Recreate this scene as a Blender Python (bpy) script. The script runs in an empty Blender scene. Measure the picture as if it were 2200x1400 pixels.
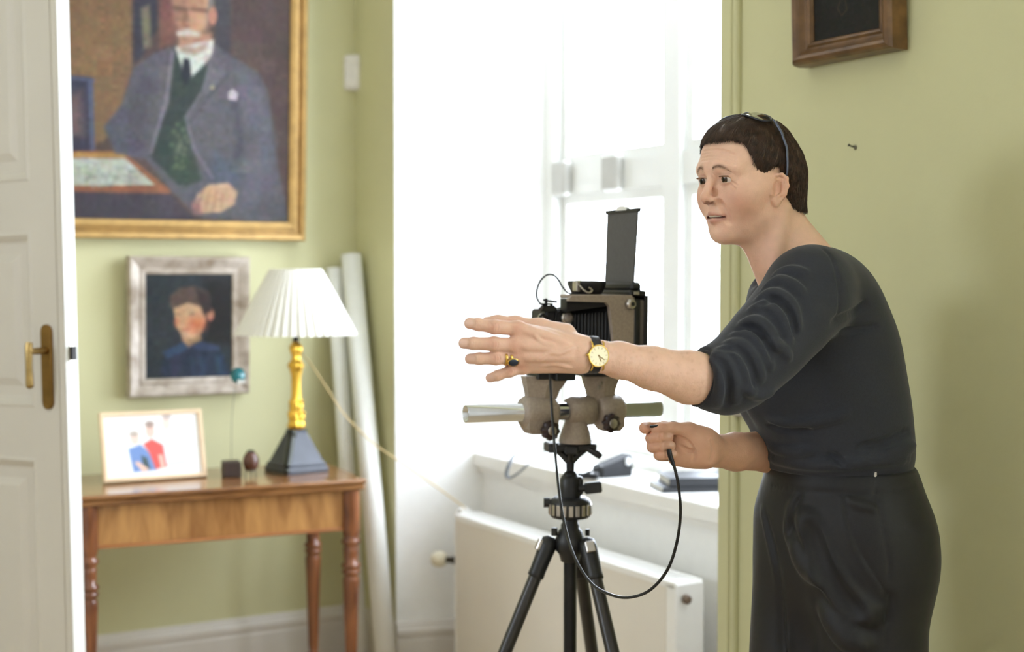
import bpy, math, random
import numpy as np
from mathutils import Vector, Matrix, noise as mnoise

random.seed(7)
rng = np.random.default_rng(7)
scene = bpy.context.scene
PI = math.pi

# ------------------------------------------------------------------ camera
CAM_H = 1.38
PITCH = math.radians(2.04)
FPX = 3056.0
cam_data = bpy.data.cameras.new('camera')
cam = bpy.data.objects.new('camera', cam_data)
scene.collection.objects.link(cam)
cam.location = (0, 0, CAM_H)
cam.rotation_euler = (PI / 2 - PITCH, 0, 0)
cam_data.sensor_width = 36.0
cam_data.lens = 36.0 * FPX / 2200.0
cam_data.clip_start = 0.05
cam_data.dof.use_dof = True
cam_data.dof.focus_distance = 2.38
cam_data.dof.aperture_fstop = 3.0
scene.camera = cam

# ------------------------------------------------------------------ world, lights, exposure
vs = scene.view_settings
scene.display_settings.display_device = 'sRGB'
vs.view_transform = 'Standard'
vs.look = 'None'
vs.gamma = 1.0
vs.use_curve_mapping = False
vs.exposure = 0.0
try:
    scene.cycles.use_denoising = True
    scene.cycles.max_bounces = 10
    scene.cycles.diffuse_bounces = 6
    scene.cycles.sample_clamp_indirect = 8.0
    scene.cycles.caustics_reflective = False
    scene.cycles.caustics_refractive = False
except Exception:
    pass
SKY = 17.0
world = bpy.data.worlds.new('overcast_sky')
scene.world = world
world.use_nodes = True
_bg = world.node_tree.nodes['Background']
_bg.inputs[0].default_value = (0.86, 0.955, 1.09, 1)
_bg.inputs[1].default_value = SKY

# room frame: local x = s (along the window wall, away from the far corner), y = r (outwards through the window)
CX, CY = -0.57, 5.19
ROT = math.radians(-60)
U = Vector((math.cos(ROT), math.sin(ROT), 0))
N = Vector((-math.sin(ROT), math.cos(ROT), 0))
ROOM = Matrix.Translation((CX, CY, 0)) @ Matrix.Rotation(ROT, 4, 'Z')


def RW(s, r, z=0.0):
    return ROOM @ Vector((s, r, z))


def portal(name, s0, s1, z0, z1, r, facing):
    L = bpy.data.lights.new(name, 'AREA')
    L.shape = 'RECTANGLE'
    L.size = s1 - s0
    L.size_y = z1 - z0
    L.cycles.is_portal = True
    o = bpy.data.objects.new(name, L)
    scene.collection.objects.link(o)
    # area lights shine along local -Z
    d = N * facing
    z = -d
    x = U if facing < 0 else -U
    y = z.cross(x)
    M = Matrix((x, y, z)).transposed().to_4x4()
    M.translation = RW((s0 + s1) / 2, r, (z0 + z1) / 2)
    o.matrix_world = M
    return o


portal('window_portal', 0.45, 2.0, 0.74, 2.72, 0.66, -1)
portal('far_window_portal', 1.2, 2.4, 1.6, 2.7, -5.02, 1)
portal('near_window_portal', 4.25, 5.95, 0.76, 2.72, 0.2, -1)


# ------------------------------------------------------------------ helpers
def P(px, py, D):
    """world point on the line of sight of photo pixel (px, py) at depth D metres"""
    c, s = math.cos(PITCH), math.sin(PITCH)
    f = Vector((0, c, -s))
    up = Vector((0, s, c))
    d = f + Vector((1, 0, 0)) * ((px - 1100) / FPX) + up * ((700 - py) / FPX)
    return Vector((0, 0, CAM_H)) + d * D


def lin(c):
    if isinstance(c, str):
        c = tuple(int(c[i:i + 2], 16) for i in (0, 2, 4))
    return tuple(((v / 255) / 12.92 if v / 255 <= 0.04045 else ((v / 255 + 0.055) / 1.055) ** 2.4) for v in c)


def mat(name, col, rough=0.6, metal=0.0, var=0.06, scale=30.0, bump=0.0, bump_scale=200.0, col2=None, spec=None,
        attr=None, stretch=None, sheen=0.0, sss=0.0):
    m = bpy.data.materials.new(name)
    m.use_nodes = True
    nt = m.node_tree
    b = nt.nodes['Principled BSDF']
    c = lin(col)
    tc = nt.nodes.new('ShaderNodeTexCoord')
    src = tc.outputs['Object']
    if stretch:
        mp = nt.nodes.new('ShaderNodeMapping')
        mp.inputs['Scale'].default_value = stretch
        nt.links.new(src, mp.inputs[0])
        src = mp.outputs[0]
    nz = nt.nodes.new('ShaderNodeTexNoise')
    nz.inputs['Scale'].default_value = scale
    nz.inputs['Detail'].default_value = 4
    nt.links.new(src, nz.inputs['Vector'])
    rp = nt.nodes.new('ShaderNodeValToRGB')
    rp.color_ramp.elements[0].position = 0.3
    rp.color_ramp.elements[1].position = 0.7
    if col2 is not None:
        a, e = c, lin(col2)
    else:
        a = tuple(max(0, v * (1 - var)) for v in c)
        e = tuple(min(1, v * (1 + var)) for v in c)
    rp.color_ramp.elements[0].color = (*a, 1)
    rp.color_ramp.elements[1].color = (*e, 1)
    nt.links.new(nz.outputs[0], rp.inputs[0])
    out = rp.outputs[0]
    if attr:
        at = nt.nodes.new('ShaderNodeAttribute')
        at.attribute_name = attr
        mx = nt.nodes.new('ShaderNodeMix')
        mx.data_type = 'RGBA'
        mx.blend_type = 'MULTIPLY'
        mx.inputs[0].default_value = 1.0
        nt.links.new(at.outputs['Color'], mx.inputs[6])
        nt.links.new(out, mx.inputs[7])
        out = mx.outputs[2]
    nt.links.new(out, b.inputs['Base Color'])
    b.inputs['Roughness'].default_value = rough
    b.inputs['Metallic'].default_value = metal
    if spec is not None:
        b.inputs['Specular IOR Level'].default_value = spec
    if sheen:
        b.inputs['Sheen Weight'].default_value = sheen
        b.inputs['Sheen Roughness'].default_value = 0.4
    if sss:
        b.inputs['Subsurface Weight'].default_value = sss
        b.inputs['Subsurface Radius'].default_value = (1.0, 0.35, 0.2)
        b.inputs['Subsurface Scale'].default_value = 0.006
    if bump:
        n2 = nt.nodes.new('ShaderNodeTexNoise')
        n2.inputs['Scale'].default_value = bump_scale
        n2.inputs['Detail'].default_value = 3
        nt.links.new(src, n2.inputs['Vector'])
        bp = nt.nodes.new('ShaderNodeBump')
        bp.inputs['Strength'].default_value = bump
        bp.inputs['Distance'].default_value = 0.002
        nt.links.new(n2.outputs[0], bp.inputs['Height'])
        nt.links.new(bp.outputs[0], b.inputs['Normal'])
    return m


def wood_mat(name, dark, light, rough=0.35, scale=6.0, axis=(1, 6, 6), coat=0.0):
    m = bpy.data.materials.new(name)
    m.use_nodes = True
    nt = m.node_tree
    b = nt.nodes['Principled BSDF']
    tc = nt.nodes.new('ShaderNodeTexCoord')
    mp = nt.nodes.new('ShaderNodeMapping')
    mp.inputs['Scale'].default_value = axis
    nt.links.new(tc.outputs['Object'], mp.inputs[0])
    nz = nt.nodes.new('ShaderNodeTexNoise')
    nz.inputs['Scale'].default_value = scale
    nz.inputs['Detail'].default_value = 8
    nz.inputs['Distortion'].default_value = 1.2
    nt.links.new(mp.outputs[0], nz.inputs['Vector'])
    rp = nt.nodes.new('ShaderNodeValToRGB')
    rp.color_ramp.elements[0].position = 0.32
    rp.color_ramp.elements[1].position = 0.68
    rp.color_ramp.elements[0].color = (*lin(dark), 1)
    rp.color_ramp.elements[1].color = (*lin(light), 1)
    nt.links.new(nz.outputs[0], rp.inputs[0])
    nt.links.new(rp.outputs[0], b.inputs['Base Color'])
    b.inputs['Roughness'].default_value = rough
    b.inputs['Coat Weight'].default_value = coat
    b.inputs['Coat Roughness'].default_value = 0.12
    return m


def glass_mat(name):
    m = bpy.data.materials.new(name)
    m.use_nodes = True
    nt = m.node_tree
    out = nt.nodes['Material Output']
    nt.nodes.remove(nt.nodes['Principled BSDF'])
    tr = nt.nodes.new('ShaderNodeBsdfTransparent')
    gl = nt.nodes.new('ShaderNodeBsdfGlossy')
    gl.inputs['Roughness'].default_value = 0.02
    lw = nt.nodes.new('ShaderNodeLayerWeight')
    lw.inputs[0].default_value = 0.5
    pw = nt.nodes.new('ShaderNodeMath'); pw.operation = 'POWER'; pw.inputs[1].default_value = 5.0
    nt.links.new(lw.outputs['Facing'], pw.inputs[0])
    ad = nt.nodes.new('ShaderNodeMath'); ad.operation = 'MULTIPLY_ADD'
    ad.inputs[1].default_value = 0.9; ad.inputs[2].default_value = 0.04
    nt.links.new(pw.outputs[0], ad.inputs[0])
    mx = nt.nodes.new('ShaderNodeMixShader')
    nt.links.new(ad.outputs[0], mx.inputs[0])
    nt.links.new(tr.outputs[0], mx.inputs[1])
    nt.links.new(gl.outputs[0], mx.inputs[2])
    nt.links.new(mx.outputs[0], out.inputs[0])
    return m


class MB:
    """collects shapes; build() links them as ONE mesh object"""

    def __init__(self):
        self.v, self.f, self.mi, self.sm = [], [], [], []
        self.M = Matrix.Identity(4)
        self.cur = 0

    def add(self, vs_, fs_, smooth=False):
        o = len(self.v)
        M = self.M
        self.v += [tuple(M @ Vector(p)) for p in vs_]
        for f in fs_:
            self.f.append(tuple(i + o for i in f))
            self.mi.append(self.cur)
            self.sm.append(smooth)
        return self

    def box(self, x0, x1, y0, y1, z0, z1):
        x0, x1 = sorted((x0, x1)); y0, y1 = sorted((y0, y1)); z0, z1 = sorted((z0, z1))
        v = [(x, y, z) for z in (z0, z1) for y in (y0, y1) for x in (x0, x1)]
        f = [(0, 2, 3, 1), (4, 5, 7, 6), (0, 1, 5, 4), (2, 6, 7, 3), (0, 4, 6, 2), (1, 3, 7, 5)]
        return self.add(v, f)

    def bbox(self, x0, x1, y0, y1, z0, z1, b=0.004):
        """box with chamfered edges"""
        x0, x1 = sorted((x0, x1)); y0, y1 = sorted((y0, y1)); z0, z1 = sorted((z0, z1))
        b = min(b, (x1 - x0) / 2.01, (y1 - y0) / 2.01, (z1 - z0) / 2.01)
        poly = [(x0 + b, y0), (x1 - b, y0), (x1, y0 + b), (x1, y1 - b), (x1 - b, y1), (x0 + b, y1), (x0, y1 - b), (x0, y0 + b)]
        ins = []
        cx, cy = (x0 + x1) / 2, (y0 + y1) / 2
        for x, y in poly:
            ins.append((min(max(x, x0 + b), x1 - b) if True else x, min(max(y, y0 + b), y1 - b)))
        rings = [[(x, y, z0) for x, y in ins], [(x, y, z0 + b) for x, y in poly], [(x, y, z1 - b) for x, y in poly], [(x, y, z1) for x, y in ins]]
        return self.rings(rings, caps=True)

    def rings(self, rings, caps=True, smooth=False, closed=True):
        n = len(rings[0])
        v = [p for r in rings for p in r]
        f = []
        for i in range(len(rings) - 1):
            for j in range(n if closed else n - 1):
                a, b = i * n + j, i * n + (j + 1) % n
                f.append((a, b, b + n, a + n))
        self.add(v, f, smooth)
        if caps:
            o = len(v)
            self.add([*rings[0]], [tuple(reversed(range(n)))])
            self.add([*rings[-1]], [tuple(range(n))])
        return self

    def lathe(self, prof, n=24, c=(0, 0, 0), axis=(0, 0, 1), smooth=True, caps=True, fn=None):
        """prof: (radius, height) along axis from c; fn(angle, h) scales the radius"""
        ax = Vector(axis).normalized()
        q = Vector((0, 0, 1)).rotation_difference(ax)
        rings = []
        for r, h in prof:
            ring = []
            for k in range(n):
                a = 2 * PI * k / n
                rr = r * (fn(a, h) if fn else 1)
                ring.append(tuple(Vector(c) + q @ Vector((rr * math.cos(a), rr * math.sin(a), h))))
            rings.append(ring)
        return self.rings(rings, caps=caps, smooth=smooth)

    def cyl(self, a, b, r, r2=None, n=16, caps=True, smooth=True):
        a, b = Vector(a), Vector(b)
        L = (b - a).length
        return self.lathe([(r, 0), (r if r2 is None else r2, L)], n=n, c=a, axis=(b - a), smooth=smooth, caps=caps)

    def tube(self, pts, rad, n=8, caps=True, flat=1.0, flat_dir=None, smooth=True):
        pts = [Vector(p) for p in pts]
        rs = rad if isinstance(rad, (list, tuple)) else [rad] * len(pts)
        rings = []
        prev = None
        for i, p in enumerate(pts):
            t = (pts[min(i + 1, len(pts) - 1)] - pts[max(i - 1, 0)]).normalized()
            if prev is None:
                ref = Vector(flat_dir) if flat_dir is not None else (Vector((0, 0, 1)) if abs(t.z) < 0.9 else Vector((1, 0, 0)))
                x = (ref - t * ref.dot(t)).normalized()
            else:
                x = (prev - t * prev.dot(t)).normalized()
            prev = x
            y = t.cross(x)
            rings.append([tuple(p + (x * math.cos(2 * PI * k / n) * flat + y * math.sin(2 * PI * k / n)) * rs[i]) for k in range(n)])
        return self.rings(rings, caps=caps, smooth=smooth)

    def sphere(self, c, r, n=20, m=12):
        rx, ry, rz = (r, r, r) if isinstance(r, (int, float)) else r
        rings = []
        for i in range(m + 1):
            th = PI * (i / m) * 0.998 + 0.001 * PI
            rings.append([(c[0] + rx * math.sin(th) * math.cos(2 * PI * k / n), c[1] + ry * math.sin(th) * math.sin(2 * PI * k / n), c[2] - rz * math.cos(th)) for k in range(n)])
        return self.rings(rings, caps=True, smooth=True)

    def prism(self, poly, z0, z1, smooth=False):
        """poly in xy, counter-clockwise"""
        return self.rings([[(x, y, z0) for x, y in poly], [(x, y, z1) for x, y in poly]], caps=True, smooth=smooth)

    def build(self, name, m, parent=None, origin=None):
        me = bpy.data.meshes.new(name)
        vv = self.v
        if origin is not None:
            ox, oy, oz = origin
            vv = [(x - ox, y - oy, z - oz) for x, y, z in vv]
        me.from_pydata(vv, [], self.f)
        ms = m if isinstance(m, (list, tuple)) else [m]
        for x in ms:
            me.materials.append(x)
        me.polygons.foreach_set('material_index', self.mi)
        me.polygons.foreach_set('use_smooth', self.sm)
        me.update()
        return link(name, me, parent, origin)


def link(name, me, parent=None, origin=None):
    o = bpy.data.objects.new(name, me)
    scene.collection.objects.link(o)
    if origin is not None:
        o.location = origin
    if parent is not None:
        o.parent = parent
    return o


def tag(o, label, cat, group=None):
    o['label'] = label
    o['category'] = cat
    if group:
        o['group'] = group
    return o


def thing(name, label, cat, loc=(0, 0, 0), rotz=0.0, group=None):
    o = bpy.data.objects.new(name, None)
    o.empty_display_size = 0.05
    scene.collection.objects.link(o)
    o.location = loc
    o.rotation_euler = (0, 0, rotz)
    return tag(o, label, cat, group)


def structure(o):
    o['kind'] = 'structure'
    return o


def room(mb, name, m):
    """a piece of the setting built in the room frame"""
    o = mb.build(name, m)
    o.matrix_world = ROOM
    return structure(o)


def catmull(pts, n=8):
    pts = [Vector(p) for p in pts]
    q = [pts[0] * 2 - pts[1]] + pts + [pts[-1] * 2 - pts[-2]]
    out = []
    for i in range(1, len(q) - 2):
        for k in range(n):
            t = k / n
            a, b, c, d = q[i - 1], q[i], q[i + 1], q[i + 2]
            out.append(0.5 * ((2 * b) + (c - a) * t + (2 * a - 5 * b + 4 * c - d) * t * t + (3 * b - a - 3 * c + d) * t ** 3))
    out.append(pts[-1])
    return out

# ================================================================== THE ROOM
M_green = mat('green_wall_paint', 'CBC89E', rough=0.75, var=0.025, scale=4, bump=0.12, bump_scale=140)
M_white = mat('white_gloss_paint', 'EDECE8', rough=0.35, var=0.015, scale=6, bump=0.05, bump_scale=60)
M_trim = mat('offwhite_trim_paint', 'D6D0C8', rough=0.45, var=0.03, scale=8)
M_ceil = mat('ceiling_paint', 'F0EFEA', rough=0.9, var=0.02)
M_plaster = mat('white_reveal_plaster', 'F1F1EF', rough=0.7, var=0.015, bump=0.05, bump_scale=60)
M_far = mat('white_wall_paint', 'E6E4DF', rough=0.8, var=0.02)
M_floor = wood_mat('oak_floor', '9A8468', 'C0AC8C', rough=0.4, axis=(1, 8, 1))
M_glass = glass_mat('window_glass')

S_END, R_END, H = 6.2, -5.0, 3.0
NL, NR = 0.33, 2.13
SPL = 0.2587


def nl(r):
    return NL + SPL * r


def nr(r):
    return NR - SPL * r


b = MB(); b.box(-0.3, S_END + 0.3, R_END - 0.3, 0.7, -0.1, 0.0); room(b, 'floor', M_floor)
b = MB(); b.box(-0.3, S_END + 0.3, R_END - 0.3, 0.7, H, H + 0.1); room(b, 'ceiling', M_ceil)
b = MB(); b.box(-0.3, 0, R_END, 0.7, 0, H); room(b, 'wall_back', M_green)
b = MB()
b.prism([(0, 0), (NL, 0), (nl(0.66), 0.66), (0, 0.66)], 0, H)
b.prism([(NR, 0), (4.25, 0), (4.25, 0.66), (nr(0.66), 0.66)], 0, H)
b.box(5.95, S_END, 0, 0.66, 0, H); b.box(4.25, 5.95, 0, 0.66, 0, 0.76); b.box(4.25, 5.95, 0, 0.66, 2.72, H)
b.prism([(NL, 0), (NR, 0), (nr(0.66), 0.66), (nl(0.66), 0.66)], 2.72, H)
room(b, 'wall_right', M_green)
b = MB(); b.box(S_END, S_END + 0.3, R_END, 0.7, 0, H); room(b, 'wall_front', M_far)
b = MB()
b.box(0, 1.2, R_END - 0.3, R_END, 0, H); b.box(2.4, S_END, R_END - 0.3, R_END, 0, H)
b.box(1.2, 2.4, R_END - 0.3, R_END, 0, 1.6); b.box(1.2, 2.4, R_END - 0.3, R_END, 2.7, H)
room(b, 'wall_left', M_far)
b = MB(); b.box(0.0, 0.62, -1.95, -1.80, 0, H); b.box(0.62, S_END, -1.95, -1.80, 2.75, H); room(b, 'wall_partition', M_green)

# white lining of the splayed window niche, apron, sill
b = MB()
e = 0.006
b.prism([(NL + 0.001, 0.001), (NL + e, 0.0), (nl(0.6) + e, 0.6), (nl(0.6), 0.6)], 0, 2.72)
room(b, 'trim_1', M_plaster)
b = MB()
b.prism([(NR - 0.001, 0.001), (nr(0.6), 0.6), (nr(0.6) - e, 0.6), (NR - e, 0.0)], 0, 2.72)
room(b, 'trim_2', M_plaster)
b = MB(); b.box(nl(0.3) + e, nr(0.3) - e, 0.0, 0.6, 2.714, 2.72); room(b, 'trim_3', M_plaster)
b = MB()
b.prism([(nl(0.30) + e, 0.30), (nr(0.30) - e, 0.30), (nr(0.6) - e, 0.6), (nl(0.6) + e, 0.6)], 0, 0.716)
room(b, 'wall_apron', M_plaster)
b = MB()
b.prism([(nl(0.268) + e, 0.268), (nr(0.268) - e, 0.268), (nr(0.6) - e, 0.6), (nl(0.6) + e, 0.6)], 0.716, 0.757)
b.prism([(nl(0.272) + e, 0.272), (nr(0.272) - e, 0.272), (nr(0.6) - e, 0.6), (nl(0.6) + e, 0.6)], 0.757, 0.760)
b.box(nl(0.285) + e, nr(0.285) - e, 0.285, 0.30, 0.69, 0.716)
room(b, 'window_sill', M_white)['label'] = 'deep white window sill'

# window: frame, mullion, transom, sashes, panes
wf = bpy.data.objects.new('window_1', None)
scene.collection.objects.link(wf); wf.matrix_world = ROOM; wf['kind'] = 'structure'
M_frame = mat('window_paint', 'E2E2DE', rough=0.4, var=0.02, scale=8)
M_transom_shade = mat('transom_shade_grey', 'B5B3AC', rough=0.5, var=0.03)
w0, w1 = nl(0.52) + e, nr(0.52) - e
wm = 1.205
b = MB(); b.box(w0, w0 + 0.06, 0.52, 0.62, 0.76, 2.714); b.build('frame_post', M_frame, wf)
b = MB(); b.box(w1 - 0.06, w1, 0.52, 0.62, 0.76, 2.714); b.build('frame_post', M_frame, wf)
b = MB(); b.box(wm - 0.045, wm + 0.045, 0.53, 0.61, 0.80, 2.66); b.build('mullion', M_frame, wf)
b = MB(); b.box(w0 + 0.06, w1 - 0.06, 0.54, 0.60, 1.66, 1.76); b.build('transom', M_frame, wf)
b = MB(); b.box(w0 + 0.06, w1 - 0.06, 0.52, 0.62, 0.76, 0.80); b.build('frame_rail', M_frame, wf)
b = MB(); b.box(w0 + 0.06, w1 - 0.06, 0.52, 0.62, 2.66, 2.714); b.build('frame_rail', M_frame, wf)
for (a0, a1) in ((w0 + 0.06, wm - 0.045), (wm + 0.045, w1 - 0.06)):
    for (z0, z1) in ((0.80, 1.66), (1.76, 2.66)):
        b = MB()
        t = 0.035
        b.box(a0, a0 + t, 0.555, 0.595, z0, z1); b.box(a1 - t, a1, 0.555, 0.595, z0, z1)
        b.box(a0 + t, a1 - t, 0.555, 0.595, z0, z0 + t); b.box(a0 + t, a1 - t, 0.555, 0.595, z1 - t, z1)
        sash = b.build('sash', M_frame, wf)
        b = MB(); b.box(a0 + t, a1 - t, 0.573, 0.577, z0 + t, z1 - t)
        b.build('pane', M_glass, sash)
for sx in (w0 + 0.06, 0.845):  # added grey blocks: shaded stretches of the backlit transom put in as shapes
    b = MB(); b.bbox(sx, sx + 0.09, 0.505, 0.54, 1.655, 1.775, 0.008); b.build('transom_shade_block', M_transom_shade, wf)

# two more windows, out of the picture: one right of the camera, one far to its left
def plain_window(name, s0, s1, z0, z1, r):
    w = bpy.data.objects.new(name, None)
    scene.collection.objects.link(w); w.matrix_world = ROOM; w['kind'] = 'structure'
    sm = (s0 + s1) / 2
    b = MB()
    for x in (s0, sm - 0.035, s1 - 0.07):
        b.box(x, x + 0.07, r - 0.05, r + 0.05, z0, z1)
    for x0, x1 in ((s0 + 0.07, sm - 0.035), (sm + 0.035, s1 - 0.07)):
        b.box(x0, x1, r - 0.05, r + 0.05, z0, z0 + 0.07); b.box(x0, x1, r - 0.05, r + 0.05, z1 - 0.07, z1)
    b.build('frame', M_frame, w)
    for x0, x1 in ((s0 + 0.07, sm - 0.035), (sm + 0.035, s1 - 0.07)):
        b = MB(); b.box(x0, x1, r - 0.002, r + 0.002, z0 + 0.07, z1 - 0.07); b.build('pane', M_glass, w)


plain_window('window_3', 1.2, 2.4, 1.6, 2.7, -5.15)
plain_window('window_2', 4.25, 5.95, 0.76, 2.72, 0.12)


# baseboards
def baseboard(name, pts, m=M_trim):
    """board along a line of room points; the room lies to the left of the walking direction"""
    b = MB()
    prof = [(0, 0), (0.022, 0), (0.022, 0.115), (0.019, 0.121), (0.019, 0.128), (0.024, 0.133), (0.024, 0.150), (0.017, 0.158), (0.012, 0.172), (0, 0.178)]
    for (a, c) in zip(pts[:-1], pts[1:]):
        a, c = Vector((*a, 0)), Vector((*c, 0))
        d = (c - a).normalized()
        nrm = Vector((-d.y, d.x, 0))
        b.rings([[tuple(a + nrm * x + Vector((0, 0, z))) for x, z in prof], [tuple(c + nrm * x + Vector((0, 0, z))) for x, z in prof]])
    return room(b, name, m)


baseboard('baseboard_back', [(0, 0), (0, -1.8)])
baseboard('baseboard_right', [(NL, 0), (0.022, 0)])
baseboard('baseboard_niche', [(nl(0.30) + e, 0.30), (NL + e, 0)])
baseboard('baseboard_right_2', [(S_END, 0), (NR + 0.075, 0)])['label'] = 'baseboard under the green wall behind the woman'

# green moulding around the near edge of the niche
b = MB()
b.bbox(NR, NR + 0.042, -0.012, 0.0, 0, 2.72, 0.003)
b.cyl((NR + 0.055, -0.004, 0), (NR + 0.055, -0.004, 2.72), 0.011, n=12)
room(b, 'trim_4', M_green)
# ================================================================== DOOR
M_door = mat('door_paint', 'CFC8BC', rough=0.5, var=0.02, scale=5, bump=0.08, bump_scale=90)
M_door_edge_lit = mat('door_edge_lit_paint', 'EFEFEC', rough=0.45, var=0.015, scale=5)  # paler copy of the door paint: window light on the edge put into the colour
M_brass_old = mat('aged_brass', '8A6A3C', rough=0.35, metal=1.0, var=0.25, scale=20)
M_dark_metal = mat('dark_metal', '2A2826', rough=0.4, metal=0.8, var=0.2)

# door leaf frame: origin at the hinge foot, x along the leaf towards the free edge, y = thickness away from the viewer
edge_pt = P(155, 775, 3.50)
dd = Vector((0.857, -0.515, 0)).normalized()
DW, DT, DH = 0.86, 0.042, 2.45
hinge = Vector((edge_pt.x, edge_pt.y, 0)) - dd * DW
dr = bpy.data.objects.new('door_1', None)
scene.collection.objects.link(dr)
dr['kind'] = 'structure'
dr.location = (hinge.x, hinge.y, 0.0)
dr.rotation_euler = (0, math.radians(-1.25), math.atan2(dd.y, dd.x))
LOCK = edge_pt.z


def door_leaf():
    b = MB()
    st = 0.115
    zs = [(0.16, 0.60), (0.715, 1.02), (1.12, 1.56), (1.66, 2.34)]
    zs = [(0.16, 0.985), (1.145, 1.262), (1.355, 1.70), (1.78, 2.33)]
    zs = [(0.16, 0.905), (1.03, 1.475), (1.60, 2.33)]
    xs = [(st, DW - st)]
    # stiles and rails
    b.box(0, st, 0.004, DT - 0.004, 0.008, DH); b.box(DW - st, DW, 0.004, DT - 0.004, 0.008, DH)
    zz = [0.008] + [z for p in zs for z in p] + [DH]
    for i in range(0, len(zz), 2):
        b.box(st, DW - st, 0.004, DT - 0.004, zz[i], zz[i + 1])
    # thin raised strip along the edge (rebate moulding)
    b.box(DW - 0.020, DW, 0.0, 0.005, 0.008, DH); b.box(DW - 0.030, DW - 0.024, 0.001, 0.005, 0.008, DH)
    o = b.build('leaf', M_door, dr)
    for (z0, z1) in zs:
        x0, x1 = st, DW - st
        m = MB()
        def frame(x0, x1, z0, z1, ya, yb):
            return [(x0, ya, z0), (x1, ya, z0), (x1, ya, z1), (x0, ya, z1)]
        for side in (0, 1):
            def Y(y):
                return y if side == 0 else DT - y
            steps = [(0.0, 0.004), (0.008, 0.001), (0.016, 0.006), (0.024, 0.014), (0.030, 0.016), (0.055, 0.016), (0.075, 0.008), (0.08, 0.008)]
            rings = [frame(x0 + d, x1 - d, z0 + d, z1 - d, Y(y), 0) for d, y in steps]
            if side == 1:
                rings = [list(reversed(r)) for r in rings]
            m.rings(rings, caps=False)
            m.add(rings[-1], [(0, 1, 2, 3)])
        m.build('panel', M_door, dr)
    b = MB(); b.box(DW, DW + 0.0015, 0.002, DT - 0.002, 0.008, DH); b.build('leaf_edge', M_door_edge_lit, dr)
    # long backplate and lever handle
    b = MB()
    px = DW - 0.066
    plate = [(px - 0.019, LOCK - 0.130), (px + 0.019, LOCK - 0.130), (px + 0.019, LOCK + 0.062), (px - 0.019, LOCK + 0.062)]
    out = []
    for k in range(9):
        a = PI + PI * k / 8
        out.append((px + 0.019 * math.cos(a), LOCK - 0.122 + 0.019 * math.sin(a)))
    for k in range(9):
        a = PI * k / 8
        out.append((px + 0.019 * math.cos(a), LOCK + 0.052 + 0.019 * math.sin(a)))
    b.rings([[(x, 0.004, z) for x, z in out], [(x, -0.001, z) for x, z in out], [(px + (x - px) * 0.85, -0.003, z) for x, z in out]])
    plate_o = b.build('handle_plate', M_brass_old, dr)
    b = MB()
    hz = LOCK + 0.006
    b.cyl((px, -0.002, hz), (px, -0.050, hz), 0.009, 0.008)
    b.sphere((px, -0.052, hz), 0.011, n=12, m=8)
    b.tube([(px, -0.052, hz + 0.022), (px, -0.054, hz + 0.01), (px, -0.055, hz - 0.04), (px, -0.054, hz - 0.080)], [0.0085, 0.0095, 0.0085, 0.010], n=12)
    b.sphere((px, -0.054, hz - 0.082), 0.0102, n=12, m=8)
    b.build('handle', mat('lever_brass', 'A98E5C', rough=0.3, metal=1.0, var=0.2), plate_o)
    b = MB(); b.box(DW + 0.001, DW + 0.003, 0.012, 0.030, LOCK - 0.10, LOCK + 0.07); strike = b.build('lock_plate', mat('lock_plate_metal', 'C9C2B4', rough=0.35, metal=0.8), dr)
    b = MB(); b.box(DW + 0.003, DW + 0.011, 0.014, 0.028, LOCK - 0.018, LOCK + 0.016); b.build('latch', M_dark_metal, strike)


door_leaf()

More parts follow.
